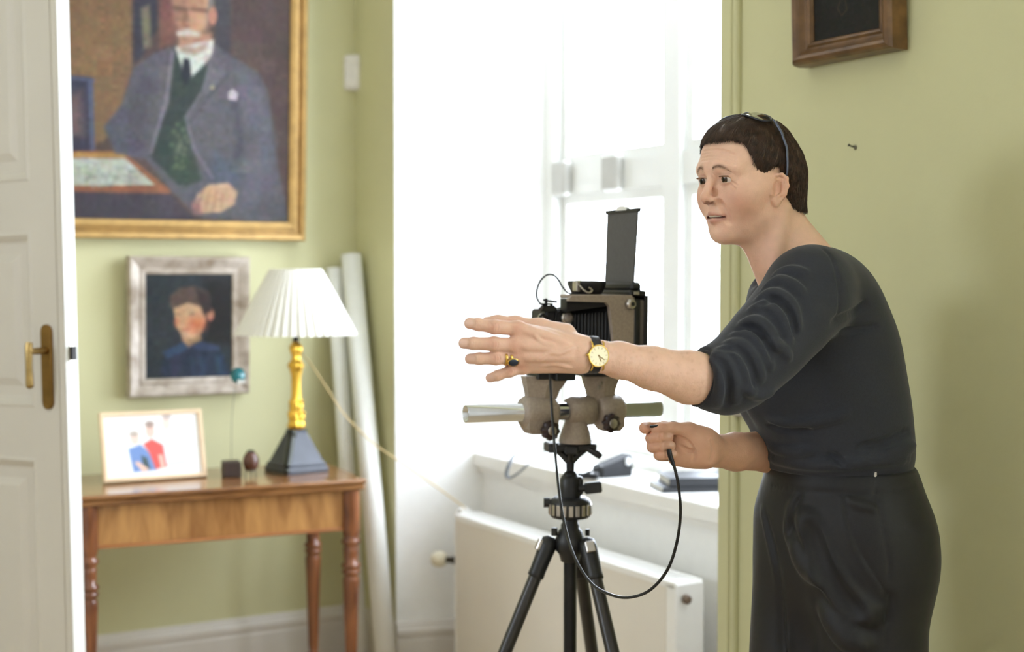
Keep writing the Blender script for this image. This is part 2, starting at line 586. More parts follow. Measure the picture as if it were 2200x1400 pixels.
# ================================================================== FLAT PAINTINGS
class Canvas:
    """a small painted picture, held as a colour per vertex of a flat grid"""

    def __init__(self, w, h, bg):
        self.w, self.h = w, h
        self.a = np.ones((h, w, 3)) * np.array(bg, float)
        self.X, self.Y = np.meshgrid((np.arange(w) + 0.5) / w, (np.arange(h) + 0.5) / h)

    def mix(self, m, col):
        m = np.clip(m, 0, 1)[..., None]
        self.a = self.a * (1 - m) + np.array(col, float) * m
        return self

    def ell(self, cx, cy, rx, ry, col, soft=0.15, ang=0.0, op=1.0):
        c, s = math.cos(ang), math.sin(ang)
        asp = self.h / self.w
        dx, dy = (self.X - cx), (self.Y - cy) * asp
        x, y = dx * c + dy * s, -dx * s + dy * c
        d = np.sqrt((x / rx) ** 2 + (y / (ry * asp)) ** 2)
        return self.mix(op * np.clip((1 + soft - d) / (2 * soft), 0, 1), col)

    def poly(self, pts, col, soft=0.006, op=1.0):
        """soft-edged polygon through signed distance"""
        n = len(pts)
        asp = self.h / self.w
        d = np.full(self.X.shape, 1e9)
        ins = np.zeros(self.X.shape, bool)
        for i in range(n):
            x0, y0 = pts[i]; x1, y1 = pts[(i + 1) % n]
            ex, ey = x1 - x0, (y1 - y0) * asp
            wx, wy = self.X - x0, (self.Y - y0) * asp
            t = np.clip((wx * ex + wy * ey) / (ex * ex + ey * ey + 1e-12), 0, 1)
            d = np.minimum(d, np.hypot(wx - ex * t, wy - ey * t))
            c1 = (self.Y >= y0) != (self.Y >= y1)
            xi = x0 + (self.Y - y0) / (y1 - y0 + 1e-12) * (x1 - x0)
            ins ^= c1 & (self.X < xi)
        sd = np.where(ins, d, -d)
        return self.mix(op * np.clip(0.5 + sd / (2 * soft), 0, 1), col)

    def line(self, pts, wd, col, soft=0.006, op=1.0):
        asp = self.h / self.w
        d = np.full(self.X.shape, 1e9)
        for (x0, y0), (x1, y1) in zip(pts[:-1], pts[1:]):
            ex, ey = x1 - x0, (y1 - y0) * asp
            wx, wy = self.X - x0, (self.Y - y0) * asp
            t = np.clip((wx * ex + wy * ey) / (ex * ex + ey * ey + 1e-12), 0, 1)
            d = np.minimum(d, np.hypot(wx - ex * t, wy - ey * t))
        return self.mix(op * np.clip(0.5 + (wd / 2 - d) / (2 * soft), 0, 1), col)

    def brush(self, amt, cell=3):
        """blotchy brushwork"""
        for c, k in ((cell, 1.0), (cell * 4, 0.8)):
            g = rng.normal(0, 1, (self.h // c + 2, self.w // c + 2, 1)) + 0.5 * rng.normal(0, 1, (self.h // c + 2, self.w // c + 2, 3))
            g = np.repeat(np.repeat(g, c, 0), c, 1)[:self.h, :self.w]
            self.a = self.a * (1 + amt * k * g)
        self.a = np.clip(self.a, 0, 255)
        return self

    def build(self, name, m, W, Hh, parent):
        """grid of W x Hh metres in the xz plane, facing -y, centred at x=0, bottom at z=0"""
        w, h = self.w, self.h
        xs = (np.arange(w + 1) / w - 0.5) * W
        zs = (1 - np.arange(h + 1) / h) * Hh
        X, Z = np.meshgrid(xs, zs)
        v = np.stack([X, np.zeros_like(X), Z], -1).reshape(-1, 3)
        i = np.arange(h)[:, None] * (w + 1) + np.arange(w)[None, :]
        f = np.stack([i, i + w + 1, i + w + 2, i + 1], -1).reshape(-1, 4)
        me = bpy.data.meshes.new(name)
        me.from_pydata(v.tolist(), [], f.tolist())
        me.materials.append(m)
        ca = me.color_attributes.new('paint', 'FLOAT_COLOR', 'CORNER')
        c = self.a.reshape(-1, 3) / 255.0
        l = np.where(c <= 0.04045, c / 12.92, ((c + 0.055) / 1.055) ** 2.4)
        l = np.concatenate([l, np.ones((len(l), 1))], 1)
        ca.data.foreach_set('color', np.repeat(l, 4, 0).reshape(-1).astype(np.float32))
        me.update()
        return link(name, me, parent)


M_canvas = mat('oil_on_canvas', 'FFFFFF', rough=0.65, var=0.05, scale=60, attr='paint', bump=0.2, bump_scale=120, spec=0.2)
M_print = mat('photo_print', 'FFFFFF', rough=0.35, var=0.01, attr='paint')


def frame_bars(parent, W, Hh, prof, m, y0=0.0):
    """four mitred frame sides; W, Hh = inner opening (bottom at z=0); prof: (outward offset, y) loop"""
    c = [(-W / 2, 0), (W / 2, 0), (W / 2, Hh), (-W / 2, Hh)]
    dirs = [(-1, -1), (1, -1), (1, 1), (-1, 1)]
    for k in range(4):
        b = MB()
        j = (k + 1) % 4
        r0 = [(c[k][0] + dirs[k][0] * o, y0 + y, c[k][1] + dirs[k][1] * o) for o, y in prof]
        r1 = [(c[j][0] + dirs[j][0] * o, y0 + y, c[j][1] + dirs[j][1] * o) for o, y in prof]
        b.rings([r0, r1])
        b.build('frame_side', m, parent)


def on_back_wall(w, z, gap=0.0):
    """thing origin on the back wall, local x to the right, local -y into the room"""
    return RW(gap, -w, z)


BACK_ROT = math.atan2(N.y, N.x)           # local x along +N (towards the corner)
# ---- big portrait
M_gilt = mat('gilt_frame', 'BE9A60', rough=0.42, metal=0.35, var=0.16, scale=25, bump=0.1, bump_scale=80)
W, Hh = 0.92, 1.16
kR = 0.198 + 0.045 + 0.0
t = thing('portrait_painting', 'large gilt-framed oil portrait of a seated man in a grey suit above the table', 'painting',
          on_back_wall(kR + W / 2 + 0.036, 1.505 + 0.062, 0.03), BACK_ROT)
t.rotation_euler = (math.radians(2.6), 0, BACK_ROT)
cv = Canvas(216, 280, (88, 72, 66))
# visible photo span: px x 150..620 (of W) and y 0..478 -> canvas coordinates
PX0, PX1 = 620 - 565, 620
def q(px, py):
    return ((px - PX0) / (PX1 - PX0), 1 - (478 - py) * 0.93 / ((PX1 - PX0) * Hh / W))
def qs(*a):
    return [q(*p) for p in a]
cv.poly(qs((-170, -600), (283, -600), (283, 160), (240, 300), (150, 360), (-170, 360)), (128, 100, 72), 0.01)
cv.poly(qs((-170, -600), (100, -600), (60, 300), (-170, 300)), (112, 86, 64), 0.08)
cv.poly(qs((283, -600), (330, -600), (335, 60), (300, 130), (285, 140)), (58, 56, 66), 0.008)
cv.poly(qs((300, 20), (318, 10), (322, 100), (306, 108)), (120, 112, 92), 0.008)
cv.poly(qs((330, -600), (370, -600), (372, 90), (340, 100)), (118, 80, 72), 0.012)
cv.poly(qs((470, -600), (620, -600), (620, 420), (560, 420), (560, 120), (470, 60)), (84, 68, 66), 0.03)
cv.poly(qs((452, -400), (488, -400), (488, 110), (455, 90)), (70, 66, 72), 0.008)
# desk, papers, books
cv.poly(qs((-170, 175), (202, 175), (205, 335), (-170, 345)), (62, 62, 78), 0.004)
cv.poly(qs((155, 215), (182, 208), (186, 300), (160, 305)), (112, 92, 92), 0.02)
cv.line(qs((160, 180), (205, 182)), 0.012, (84, 88, 108), 0.004)
cv.line(qs((200, 186), (204, 330)), 0.018, (88, 92, 116), 0.004)
cv.poly(qs((-170, 352), (262, 330), (362, 412), (362, 424), (-170, 452)), (142, 92, 66), 0.004)
cv.poly(qs((-170, 350), (270, 334), (272, 344), (-170, 362)), (170, 130, 72), 0.004)
cv.poly(qs((-170, 362), (270, 346), (330, 402), (-170, 424)), (176, 180, 164), 0.004)
for k in range(26):
    x = 165 + rng.random() * 130; y = 360 + rng.random() * 50
    cv.line(qs((x, y), (x + rng.normal(0, 18), y + rng.normal(0, 6))), 0.006, (146, 152, 144), 0.004, 0.8)
cv.poly(qs((-170, 424), (362, 420), (420, 478), (-170, 478)), (70, 64, 72), 0.006)
# seated figure
SUIT = (92, 89, 94)
cv.poly(qs((368, 96), (330, 112), (285, 150), (262, 230), (228, 280), (250, 335), (310, 345), (370, 420), (420, 470), (540, 478), (620, 478), (612, 420), (585, 300), (575, 190), (552, 140), (480, 100), (452, 82)), SUIT, 0.006)
cv.poly(qs((262, 235), (228, 282), (250, 335), (300, 340), (320, 250)), (84, 82, 94), 0.012)
cv.poly(qs((300, 150), (268, 260), (300, 320), (330, 180)), (84, 80, 88), 0.02)
cv.poly(qs((500, 120), (560, 170), (590, 300), (590, 420), (520, 440), (505, 380), (540, 300), (510, 200)), (100, 97, 106), 0.02)
cv.poly(qs((505, 200), (520, 300), (500, 390), (490, 370), (505, 300), (492, 210)), (76, 74, 84), 0.012)
cv.poly(qs((455, 320), (520, 370), (500, 410), (440, 390)), (84, 88, 100), 0.02)
# waistcoat, shirt, tie
cv.poly(qs((370, 100), (395, 165), (440, 130), (430, 200), (395, 250), (400, 300), (425, 390), (380, 400), (330, 350), (318, 330), (360, 220), (366, 150)), (54, 62, 58), 0.006)
cv.poly(qs((392, 250), (402, 300), (428, 385), (396, 402), (360, 380), (362, 290)), (58, 70, 60), 0.012)
for k in range(22):
    y = 250 + rng.random() * 120
    cv.ell(*q(385 + rng.normal(0, 10), y), 0.008, 0.006, (92, 100, 82), 0.5, op=0.8)
cv.poly(qs((378, 70), (448, 60), (450, 100), (410, 130), (380, 112)), (166, 126, 104), 0.008)
cv.poly(qs((372, 98), (452, 74), (448, 112), (404, 162), (388, 150)), (206, 202, 192), 0.005)
cv.poly(qs((388, 120), (402, 122), (406, 158), (392, 182), (384, 160)), (44, 44, 52), 0.004)
# lapels
cv.line(qs((366, 110), (352, 220), (322, 330)), 0.012, (128, 122, 130), 0.005, 0.8)
cv.line(qs((450, 112), (430, 190), (394, 250), (412, 320), (452, 382)), 0.010, (122, 116, 126), 0.005, 0.8)
cv.poly(qs((452, 100), (482, 150), (440, 200), (432, 196)), (104, 100, 106), 0.006)
cv.line(qs((482, 150), (442, 200), (402, 262)), 0.005, (70, 68, 78), 0.004, 0.8)
cv.poly(qs((485, 188), (495, 180), (505, 190), (504, 205), (486, 204)), (186, 184, 182), 0.003)
cv.ell(*q(450, 180), 0.008, 0.006, (168, 150, 122), 0.3)
# hands
cv.poly(qs((420, 420), (444, 398), (486, 392), (506, 412), (500, 440), (470, 458), (424, 462), (410, 446)), (196, 160, 130), 0.006)
for k in range(4):
    cv.line(qs((432 + 14 * k, 408 + 3 * k), (420 + 17 * k, 456 - 2 * k)), 0.008, (150, 112, 92), 0.006, 0.7)
cv.poly(qs((408, 440), (424, 430), (430, 462), (414, 464)), (140, 104, 96), 0.01)
# head (continues above the frame)
cv.ell(*q(408, -32), 0.078, 0.120, (122, 118, 116), 0.10)
cv.ell(*q(402, -12), 0.069, 0.112, (174, 130, 106), 0.12)
cv.ell(*q(404, -75), 0.05, 0.04, (190, 148, 122), 0.5, op=0.6)
cv.ell(*q(450, 22), 0.016, 0.026, (182, 124, 104), 0.2)
cv.ell(*q(384, 20), 0.03, 0.06, (158, 116, 98), 0.4, op=0.8)
cv.ell(*q(424, 40), 0.03, 0.03, (206, 160, 130), 0.5, op=0.7)
cv.line(qs((366, 12), (392, 14)), 0.012, (96, 72, 62), 0.008, 0.9)
cv.line(qs((408, 12), (436, 12)), 0.012, (96, 72, 62), 0.008, 0.9)
cv.line(qs((392, 20), (388, 48), (398, 52)), 0.010, (132, 90, 74), 0.006, 0.8)
cv.poly(qs((374, 64), (398, 54), (424, 62), (422, 70), (376, 72)), (196, 188, 178), 0.006)
cv.poly(qs((378, 92), (416, 96), (440, 80), (436, 98), (408, 112), (384, 106)), (140, 110, 92), 0.012, 0.8)
cv.brush(0.035)
cv.a *= 0.84
cv.build('canvas', M_canvas, W, Hh, t).location = (0, -0.018, 0)
b = MB(); b.box(-W / 2 - 0.01, W / 2 + 0.01, -0.016, 0.006, -0.01, Hh + 0.01); b.build('backing', M_dark_metal, t)
frame_bars(t, W, Hh, [(0, -0.020), (0.003, -0.026), (0.016, -0.034), (0.026, -0.030), (0.031, -0.014), (0.040, -0.012), (0.046, -0.026), (0.058, -0.030), (0.065, -0.022), (0.065, 0.008), (0, 0.008)], M_gilt)

# ---- boy's portrait
M_silver = mat('worn_silver_leaf_frame', '8F7F6E', col2='CFC4B8', rough=0.42, metal=0.15, scale=18, bump=0.3, bump_scale=60)
W, Hh = 0.300, 0.352
t = thing('boy_painting', 'small oil painting of a boy in blue, in a worn silver wooden frame', 'painting',
          on_back_wall((0.423 + 0.838) / 2 + 0.002, 0.977 + 0.055, 0.018), BACK_ROT)
t.rotation_euler = (math.radians(1.6), 0, BACK_ROT)
cv = Canvas(150, 176, (52, 58, 62))
def q(px, py):
    return ((px - 308) / 180.0, (py - 592) / 214.0)
cv.poly(qs((430, 600), (490, 600), (490, 740), (430, 740)), (42, 40, 40), 0.06)
cv.ell(*q(345, 700), 0.16, 0.2, (58, 62, 66), 0.6)
cv.poly(qs((340, 806), (342, 770), (360, 744), (392, 732), (430, 736), (462, 750), (478, 780), (486, 806)), (48, 56, 72), 0.02)
cv.poly(qs((342, 752), (372, 738), (392, 728), (400, 742), (380, 756), (352, 766)), (58, 74, 100), 0.014)
cv.poly(qs((400, 742), (420, 730), (462, 742), (462, 752), (430, 752)), (60, 72, 96), 0.016)
for k in range(14):
    x = 350 + rng.random() * 120
    cv.line(qs((x, 765), (x + rng.normal(0, 6), 806)), 0.03, (46 + rng.random() * 20, 60 + rng.random() * 18, 82 + rng.random() * 18), 0.03, 0.6)
cv.poly(qs((378, 705), (418, 700), (424, 728), (396, 742), (384, 728)), (178, 140, 106), 0.02)
cv.poly(qs((364, 656), (372, 650), (428, 650), (432, 690), (424, 712), (402, 728), (386, 722), (372, 700)), (206, 164, 130), 0.016)
cv.ell(*q(414, 696), 0.10, 0.07, (202, 112, 78), 0.6, op=0.85)
cv.ell(*q(372, 692), 0.03, 0.05, (210, 132, 100), 0.6, op=0.7)
cv.ell(*q(442, 676), 0.045, 0.06, (180, 124, 100), 0.25)
cv.ell(*q(375, 674), 0.03, 0.012, (140, 110, 90), 0.5, op=0.8)
cv.ell(*q(404, 674), 0.035, 0.012, (140, 108, 88), 0.5, op=0.8)
cv.line(qs((386, 676), (382, 694), (390, 698)), 0.018, (180, 138, 108), 0.014, 0.8)
cv.line(qs((382, 706), (396, 706)), 0.018, (170, 98, 80), 0.012, 0.9)
cv.poly(qs((358, 660), (358, 636), (378, 620), (410, 616), (438, 630), (444, 668), (430, 676), (424, 660), (396, 650), (372, 660)), (92, 76, 70), 0.018)
cv.poly(qs((410, 620), (440, 634), (444, 668), (428, 674), (420, 650)), (62, 52, 52), 0.02)
cv.brush(0.04, 3)
cv.a *= 0.92
cv.build('canvas', M_canvas, W, Hh, t).location = (0, -0.014, 0)
b = MB(); b.box(-W / 2 - 0.01, W / 2 + 0.01, -0.012, 0.004, -0.01, Hh + 0.01); b.build('backing', M_dark_metal, t)
frame_bars(t, W, Hh, [(0, -0.016), (0.004, -0.020), (0.016, -0.022), (0.019, -0.018), (0.034, -0.026), (0.046, -0.032), (0.054, -0.034), (0.060, -0.028), (0.060, 0.006), (0, 0.006)], M_silver)

# ---- dark portrait on the right wall
M_walnut_frame = mat('brown_gilt_frame', '4E3620', col2='7E5C36', rough=0.36, metal=0.15, scale=22, bump=0.15, bump_scale=70, stretch=(1, 1, 1))
RIGHT_ROT = math.atan2(U.y, U.x)
W, Hh = 0.196, 0.32
t = thing('dark_painting', 'nearly black old painting in a brown moulded frame on the wall above the woman', 'painting',
          RW(2.568, -0.016, 1.823 + 0.053), RIGHT_ROT)
t.rotation_euler = (math.radians(2.0), 0, RIGHT_ROT)
cv = Canvas(100, 150, (38, 36, 32))
cv.ell(0.42, 0.45, 0.3, 0.3, (46, 42, 36), 0.6)
cv.ell(0.42, 0.35, 0.13, 0.14, (120, 96, 70), 0.3)
cv.ell(0.42, 0.75, 0.35, 0.28, (33, 32, 31), 0.4)
cv.poly([(0.36, 0.52), (0.47, 0.52), (0.43, 0.66), (0.38, 0.70)], (120, 112, 98), 0.03)
cv.line([(0.40, 0.60), (0.385, 0.74)], 0.012, (150, 140, 120), 0.012)
cv.line([(0.40, 0.78), (0.36, 0.82), (0.42, 0.87), (0.50, 0.84), (0.48, 0.78)], 0.008, (84, 72, 52), 0.012, 0.8)
cv.brush(0.05)
cv.build('canvas', M_canvas, W, Hh, t).location = (0, -0.010, 0)
b = MB(); b.box(-W / 2 - 0.01, W / 2 + 0.01, -0.008, 0.006, -0.01, Hh + 0.01); b.build('backing', M_dark_metal, t)
frame_bars(t, W, Hh, [(0, -0.012), (0.0034, -0.020), (0.0085, -0.023), (0.0135, -0.020), (0.017, -0.022), (0.0255, -0.030), (0.029, -0.036), (0.036, -0.040), (0.0425, -0.036), (0.047, -0.028), (0.0495, -0.012), (0.0495, 0.010), (0, 0.010)], M_walnut_frame)

# ---- nail and screw hole on the green wall
def wall_pt(px, py, r=0.0):
    """point of the window wall's plane on a photo line of sight"""
    a, d = P(px, py, 0.0), P(px, py, 1.0)
    k = (d - a)
    s = (Vector((CX, CY, 0)) + N * r - a).dot(N) / k.dot(N)
    return a + k * s
nz_ = wall_pt(1836, 315)
t = thing('nail', 'small dark bent nail left in the green wall right of her head', 'nail', nz_, RIGHT_ROT)
b = MB(); b.tube([(0.0, 0.004, 0), (-0.002, -0.006, 0.0005), (-0.004, -0.012, 0.003)], 0.0016, n=8); b.lathe([(0.003, 0), (0.0032, 0.001), (0.001, 0.0016)], n=10, c=(-0.004, -0.012, 0.003), axis=(-0.3, -1, 0.4))
b.build('shank', M_dark_metal, t)
b = MB(); b.lathe([(0.004, 0.0), (0.005, 0.0012), (0.002, 0.0016)], n=12, c=(0.003, 0, -0.002), axis=(0, -1, 0)); b.build('wall_plug', mat('plug_grey', '6B6654', rough=0.7), t)

# ---- wall switch half hidden behind the sleeve
M_switch = mat('grey_plastic', 'A9A294', rough=0.5)
sp = wall_pt(1592, 866)
t = thing('wall_switch', 'small pale grey wall switch on the green wall below her sleeve', 'switch', sp, RIGHT_ROT)
b = MB(); b.bbox(-0.027, 0.027, -0.016, 0.0, -0.030, 0.030, 0.004); b.build('housing', M_switch, t)
b = MB(); b.bbox(-0.014, 0.014, -0.020, -0.015, -0.018, 0.018, 0.003); b.build('rocker', mat('rocker_plastic', 'BDB7AA', rough=0.4), t)

# ---- motion sensor in the corner
c0 = RW(0.0, 0.0, 2.11)
t = thing('motion_sensor', 'white plastic motion sensor mounted high in the room corner', 'sensor', RW(0.022, -0.022, 2.048), math.atan2(-(U - N).y, -(U - N).x) + PI / 2)
b = MB()
b.bbox(-0.034, 0.034, -0.038, 0.006, 0, 0.128, 0.010); b.build('housing', mat('sensor_plastic', 'E4E0DB', rough=0.45), t)
b = MB(); b.bbox(-0.024, 0.024, -0.042, -0.034, 0.008, 0.050, 0.006); b.build('lens', mat('sensor_lens', 'DAD5CF', rough=0.3), t)

# ================================================================== CONSOLE TABLE
M_maho = wood_mat('mahogany', '5A2F1A', '8C5530', rough=0.28, scale=5, axis=(5, 5, 1), coat=0.4)
M_top = wood_mat('walnut_top', '6A4325', '9A6B3E', rough=0.22, scale=5, axis=(6, 1, 6), coat=0.5)
M_veneer = wood_mat('figured_veneer', '8E5F33', 'C29057', rough=0.3, scale=3.2, axis=(1, 6.5, 1.2), coat=0.4)
M_bead = wood_mat('pale_bead', '9C6238', 'B97F4E', rough=0.3, scale=6, axis=(4, 1, 4), coat=0.3)
# local frame: x = s (front of the table = +x), y = r
TROT = ROT - math.radians(6)
TW, TD, TZ = 0.875, 0.46, 0.74
T0 = Vector((-0.462 - TD * math.cos(TROT), 4.455 - TD * math.sin(TROT), 0))
t = thing('console_table', 'mahogany console table with turned legs and a figured walnut front, under the paintings', 'table', T0, TROT)
b = MB()
pf = [(-0.002, TZ - 0.0), (0.0, TZ - 0.004)]
def top_slab(z0, z1, grow):
    b.bbox(0.0 - grow * 0, TD + grow, -TW - grow, grow, z0, z1, 0.005)
top_slab(TZ - 0.016, TZ, 0.004); top_slab(TZ - 0.034, TZ - 0.0155, 0.0)
b.build('table_top', M_top, t)
b = MB(); b.bbox(TD - 0.05, TD - 0.032, -TW + 0.06, -0.06, TZ - 0.155, TZ - 0.034, 0.002); fr = b.build('front_apron', M_veneer, t)
b = MB(); b.bbox(TD - 0.052, TD - 0.026, -TW + 0.06, -0.06, TZ - 0.164, TZ - 0.154, 0.003); b.build('bead', M_bead, fr)
for y in (-TW + 0.024, -0.044):
    b = MB(); b.box(0.05, TD - 0.05, y, y + 0.02, TZ - 0.155, TZ - 0.034); b.build('side_apron', M_maho, t)
b = MB(); b.box(0.02, 0.038, -TW + 0.06, -0.06, TZ - 0.155, TZ - 0.034); b.build('rear_apron', M_maho, t)
leg_prof = [(0.012, 0), (0.016, 0.01), (0.015, 0.03), (0.022, 0.045), (0.018, 0.055), (0.024, 0.075), (0.024, 0.085), (0.015, 0.095), (0.017, 0.12), (0.0215, 0.26), (0.0255, 0.38), (0.027, 0.415), (0.0255, 0.425), (0.021, 0.432), (0.029, 0.440), (0.029, 0.447), (0.023, 0.452), (0.030, 0.460), (0.030, 0.468), (0.022, 0.474), (0.024, 0.50), (0.025, 0.520), (0.021, 0.526), (0.030, 0.536), (0.030, 0.544), (0.023, 0.552), (0.027, 0.565), (0.029, 0.580), (0.029, TZ - 0.034)]
for (x, y) in ((TD - 0.038, -0.036), (TD - 0.038, -TW + 0.036), (0.04, -0.05), (0.04, -TW + 0.05)):
    b = MB(); b.lathe(leg_prof, n=24, c=(x, y, 0)); b.build('leg', M_maho, t)

TOPZ = TZ
# ---- table lamp
M_shade = mat('pleated_white_fabric', 'E4E1D8', rough=0.8, var=0.01)
bs = M_shade.node_tree.nodes['Principled BSDF']
bs.inputs['Transmission Weight'].default_value = 0.0
M_gold = mat('gilt_bronze', 'E0B24A', rough=0.28, metal=1.0, var=0.18, scale=40, bump=0.4, bump_scale=90)
M_slate = mat('black_slate', '3A3D46', rough=0.32, var=0.15, scale=20)
LX = P(637, 1010, 4.65)
t = thing('table_lamp', 'table lamp with white pleated shade, gilt column and black pyramid base', 'lamp', (LX.x, LX.y, TOPZ), math.radians(38))
b = MB()
def sq(r, z, k=0.0):
    return [(-r, -r, z), (r, -r, z), (r, r, z), (-r, r, z)]
prof = [(0.074, 0), (0.076, 0.002), (0.076, 0.016), (0.072, 0.022), (0.072, 0.030), (0.066, 0.036), (0.063, 0.040), (0.034, 0.118), (0.027, 0.136), (0.025, 0.142), (0.025, 0.150), (0.020, 0.153)]
b.rings([sq(r, z * 0.91) for r, z in prof]); base = b.build('base', M_slate, t)
b = MB()
for a in (PI / 4 * 5,):
    b.sphere((-0.036, -0.036, 0.128), 0.017, n=14, m=8)
    b.sphere((-0.080, -0.080, 0.016), 0.012, n=12, m=8)
b.tube([(-0.040, -0.040, 0.118), (-0.058, -0.058, 0.075), (-0.078, -0.078, 0.030)], [0.012, 0.014, 0.011], n=10)
b.build('lion_mount', mat('dark_bronze', '33342E', rough=0.3, metal=0.6), base)
b = MB()
stem = [(0.020, 0.152), (0.026, 0.156), (0.027, 0.168), (0.022, 0.176), (0.0255, 0.186), (0.026, 0.196), (0.0195, 0.204), (0.021, 0.215), (0.022, 0.232), (0.017, 0.240), (0.0155, 0.262), (0.0150, 0.290), (0.0160, 0.320), (0.019, 0.330), (0.0185, 0.336), (0.0235, 0.344), (0.0245, 0.352), (0.018, 0.362), (0.013, 0.372), (0.0145, 0.384), (0.019, 0.394), (0.0205, 0.408), (0.014, 0.418), (0.011, 0.424)]
stem = [(r, 0.424 - (0.424 - z) * 1.05) for r, z in stem]
b.lathe(stem, n=40, fn=lambda a, h: 1 + 0.075 * math.sin(8 * a) * (1 if (h < 0.24 or h > 0.32) else 0.5) + 0.04 * math.sin(90 * h + 3 * a))
col = b.build('column', M_gold, t)
b = MB()
for k in range(8):
    a = 2 * PI * k / 8
    for (z, r, s) in ((0.190, 0.024, 0.007), (0.228, 0.020, 0.006), (0.350, 0.021, 0.005)):
        b.sphere((r * math.cos(a), r * math.sin(a), z), (s * 0.8, s * 0.8, s), n=8, m=6)
b.build('leaf_ornament', M_gold, col)['kind'] = 'stuff'
b = MB(); b.cyl((0, 0, 0.422), (0, 0, 0.470), 0.010, n=14); b.cyl((0, 0, 0.445), (0, 0, 0.456), 0.017, n=16); b.cyl((-0.018, 0, 0.450), (0.018, 0, 0.450), 0.005, n=10)
b.cyl((0, 0, 0.47), (0, 0, 0.50), 0.013, n=14); b.sphere((0, 0, 0.545), (0.028, 0.028, 0.045), n=14, m=10); b.cyl((0, 0, 0.590), (0, 0, 0.658), 0.003, n=8)
b.build('lamp_holder', M_dark_metal, t)
b = MB()
NP = 44
def pleat(r, z, amp):
    pts = []
    for k in range(NP * 4):
        a = 2 * PI * k / (NP * 4)
        pts.append(((r + amp * (1, 0.3, -1, 0.3)[k % 4]) * math.cos(a), (r + amp * (1, 0.3, -1, 0.3)[k % 4]) * math.sin(a), z))
    return pts
z0, z1 = 0.448, 0.660
b.rings([pleat(0.193, z0, 0.0055), pleat(0.140, z0 + (z1 - z0) * 0.5, 0.0038), pleat(0.088, z1 - 0.008, 0.0018), pleat(0.084, z1, 0.0012), pleat(0.081, z1 - 0.002, 0.001), pleat(0.137, z0 + (z1 - z0) * 0.5, 0.0038), pleat(0.1905, z0, 0.0052)], caps=False)
n4 = NP * 4
b.build('lamp_shade', M_shade, t)
b = MB()
for k in range(3):
    a = 2 * PI * k / 3
    b.tube([(0, 0, 0.655), (0.082 * math.cos(a), 0.082 * math.sin(a), 0.655)], 0.0016, n=6)
b.build('shade_carrier', M_dark_metal, t)
# ---- lamp cord
M_cord = mat('tan_cord', 'C4AC78', rough=0.7)
cp = [P(640, 750, 4.65), P(668, 782, 4.62), P(700, 830, 4.60), P(740, 890, 4.58), P(800, 950, 4.6), P(860, 992, 4.62), P(930, 1040, 4.66), P(985, 1080, 4.72), P(1000, 1092, 4.80)]
b = MB(); b.tube(catmull(cp, 6), 0.0024, n=6)
tag(b.build('lamp_cord', M_cord, None, origin=tuple(cp[0])), 'thin tan cord running from the table lamp towards the radiator', 'cord')

# ---- photo frame with a family picture
M_birch = mat('pale_birch', 'E6CBA8', rough=0.5, var=0.06, scale=14)
bl, br_ = P(222, 1043, 4.36), P(443, 1025, 4.52)
bl.z = br_.z = TOPZ + 0.003
mid = (bl + br_) / 2
dvec = (br_ - bl)
t = thing('photo_frame', 'pale wooden photo frame with a family snapshot leaning back on the table', 'photo frame', mid, math.atan2(dvec.y, dvec.x))
t.rotation_euler = (math.radians(-16), math.radians(0.3), math.atan2(dvec.y, dvec.x))
W, Hh = dvec.length - 0.026, 0.192
cv = Canvas(150, 96, (246, 246, 246))
def q(px, py):
    return ((px - 222) / 214.0, (py - 903) / 124.0)
cv.poly(qs((272, 970), (300, 962), (326, 985), (334, 1016), (280, 1018)), (120, 150, 205), 0.012)
cv.poly(qs((306, 962), (326, 952), (352, 966), (356, 1010), (330, 1014), (318, 980)), (226, 96, 92), 0.012)
cv.poly(qs((300, 985), (312, 990), (318, 1014), (304, 1016)), (74, 90, 92), 0.012)
cv.poly(qs((284, 998), (292, 996), (316, 1014), (300, 1018)), (238, 196, 178), 0.010)
cv.poly(qs((338, 985), (348, 985), (352, 1012), (342, 1014)), (240, 190, 176), 0.010)
cv.ell(*q(288, 950), 0.048, 0.10, (238, 208, 196), 0.25)
cv.ell(*q(287, 940), 0.05, 0.05, (176, 164, 152), 0.35, op=0.8)
cv.ell(*q(324, 936), 0.048, 0.11, (236, 196, 182), 0.25)
cv.ell(*q(324, 922), 0.05, 0.06, (150, 128, 118), 0.35, op=0.85)
cv.ell(*q(362, 922), 0.046, 0.11, (240, 212, 202), 0.25)
cv.ell(*q(364, 908), 0.05, 0.05, (186, 172, 166), 0.35, op=0.8)
cv.poly(qs((350, 948), (376, 946), (392, 1000), (356, 1004)), (234, 236, 240), 0.02)
cv.line(qs((360, 1006), (398, 1003)), 0.012, (150, 158, 160), 0.012, 0.8)
cv.build('print', M_print, W, Hh, t).location = (0, -0.006, 0.012)
frame_bars(t, W, Hh, [(0, -0.008), (0.001, -0.014), (0.012, -0.014), (0.013, -0.012), (0.013, 0.004), (0, 0.004)], M_birch)
for ch in t.children:
    if ch.name.startswith('frame_side'):
        ch.location.z = 0.012
b = MB(); b.box(-W / 2, W / 2, -0.004, 0.004, 0.012, Hh + 0.012); b.build('backing', M_birch, t)
b = MB(); b.box(-0.03, 0.03, 0.004, 0.007, 0.05, 0.15); b.tube([(0, 0.006, 0.14), (0, 0.072, 0.032)], 0.006, n=6); b.build('easel_leg', M_birch, t)

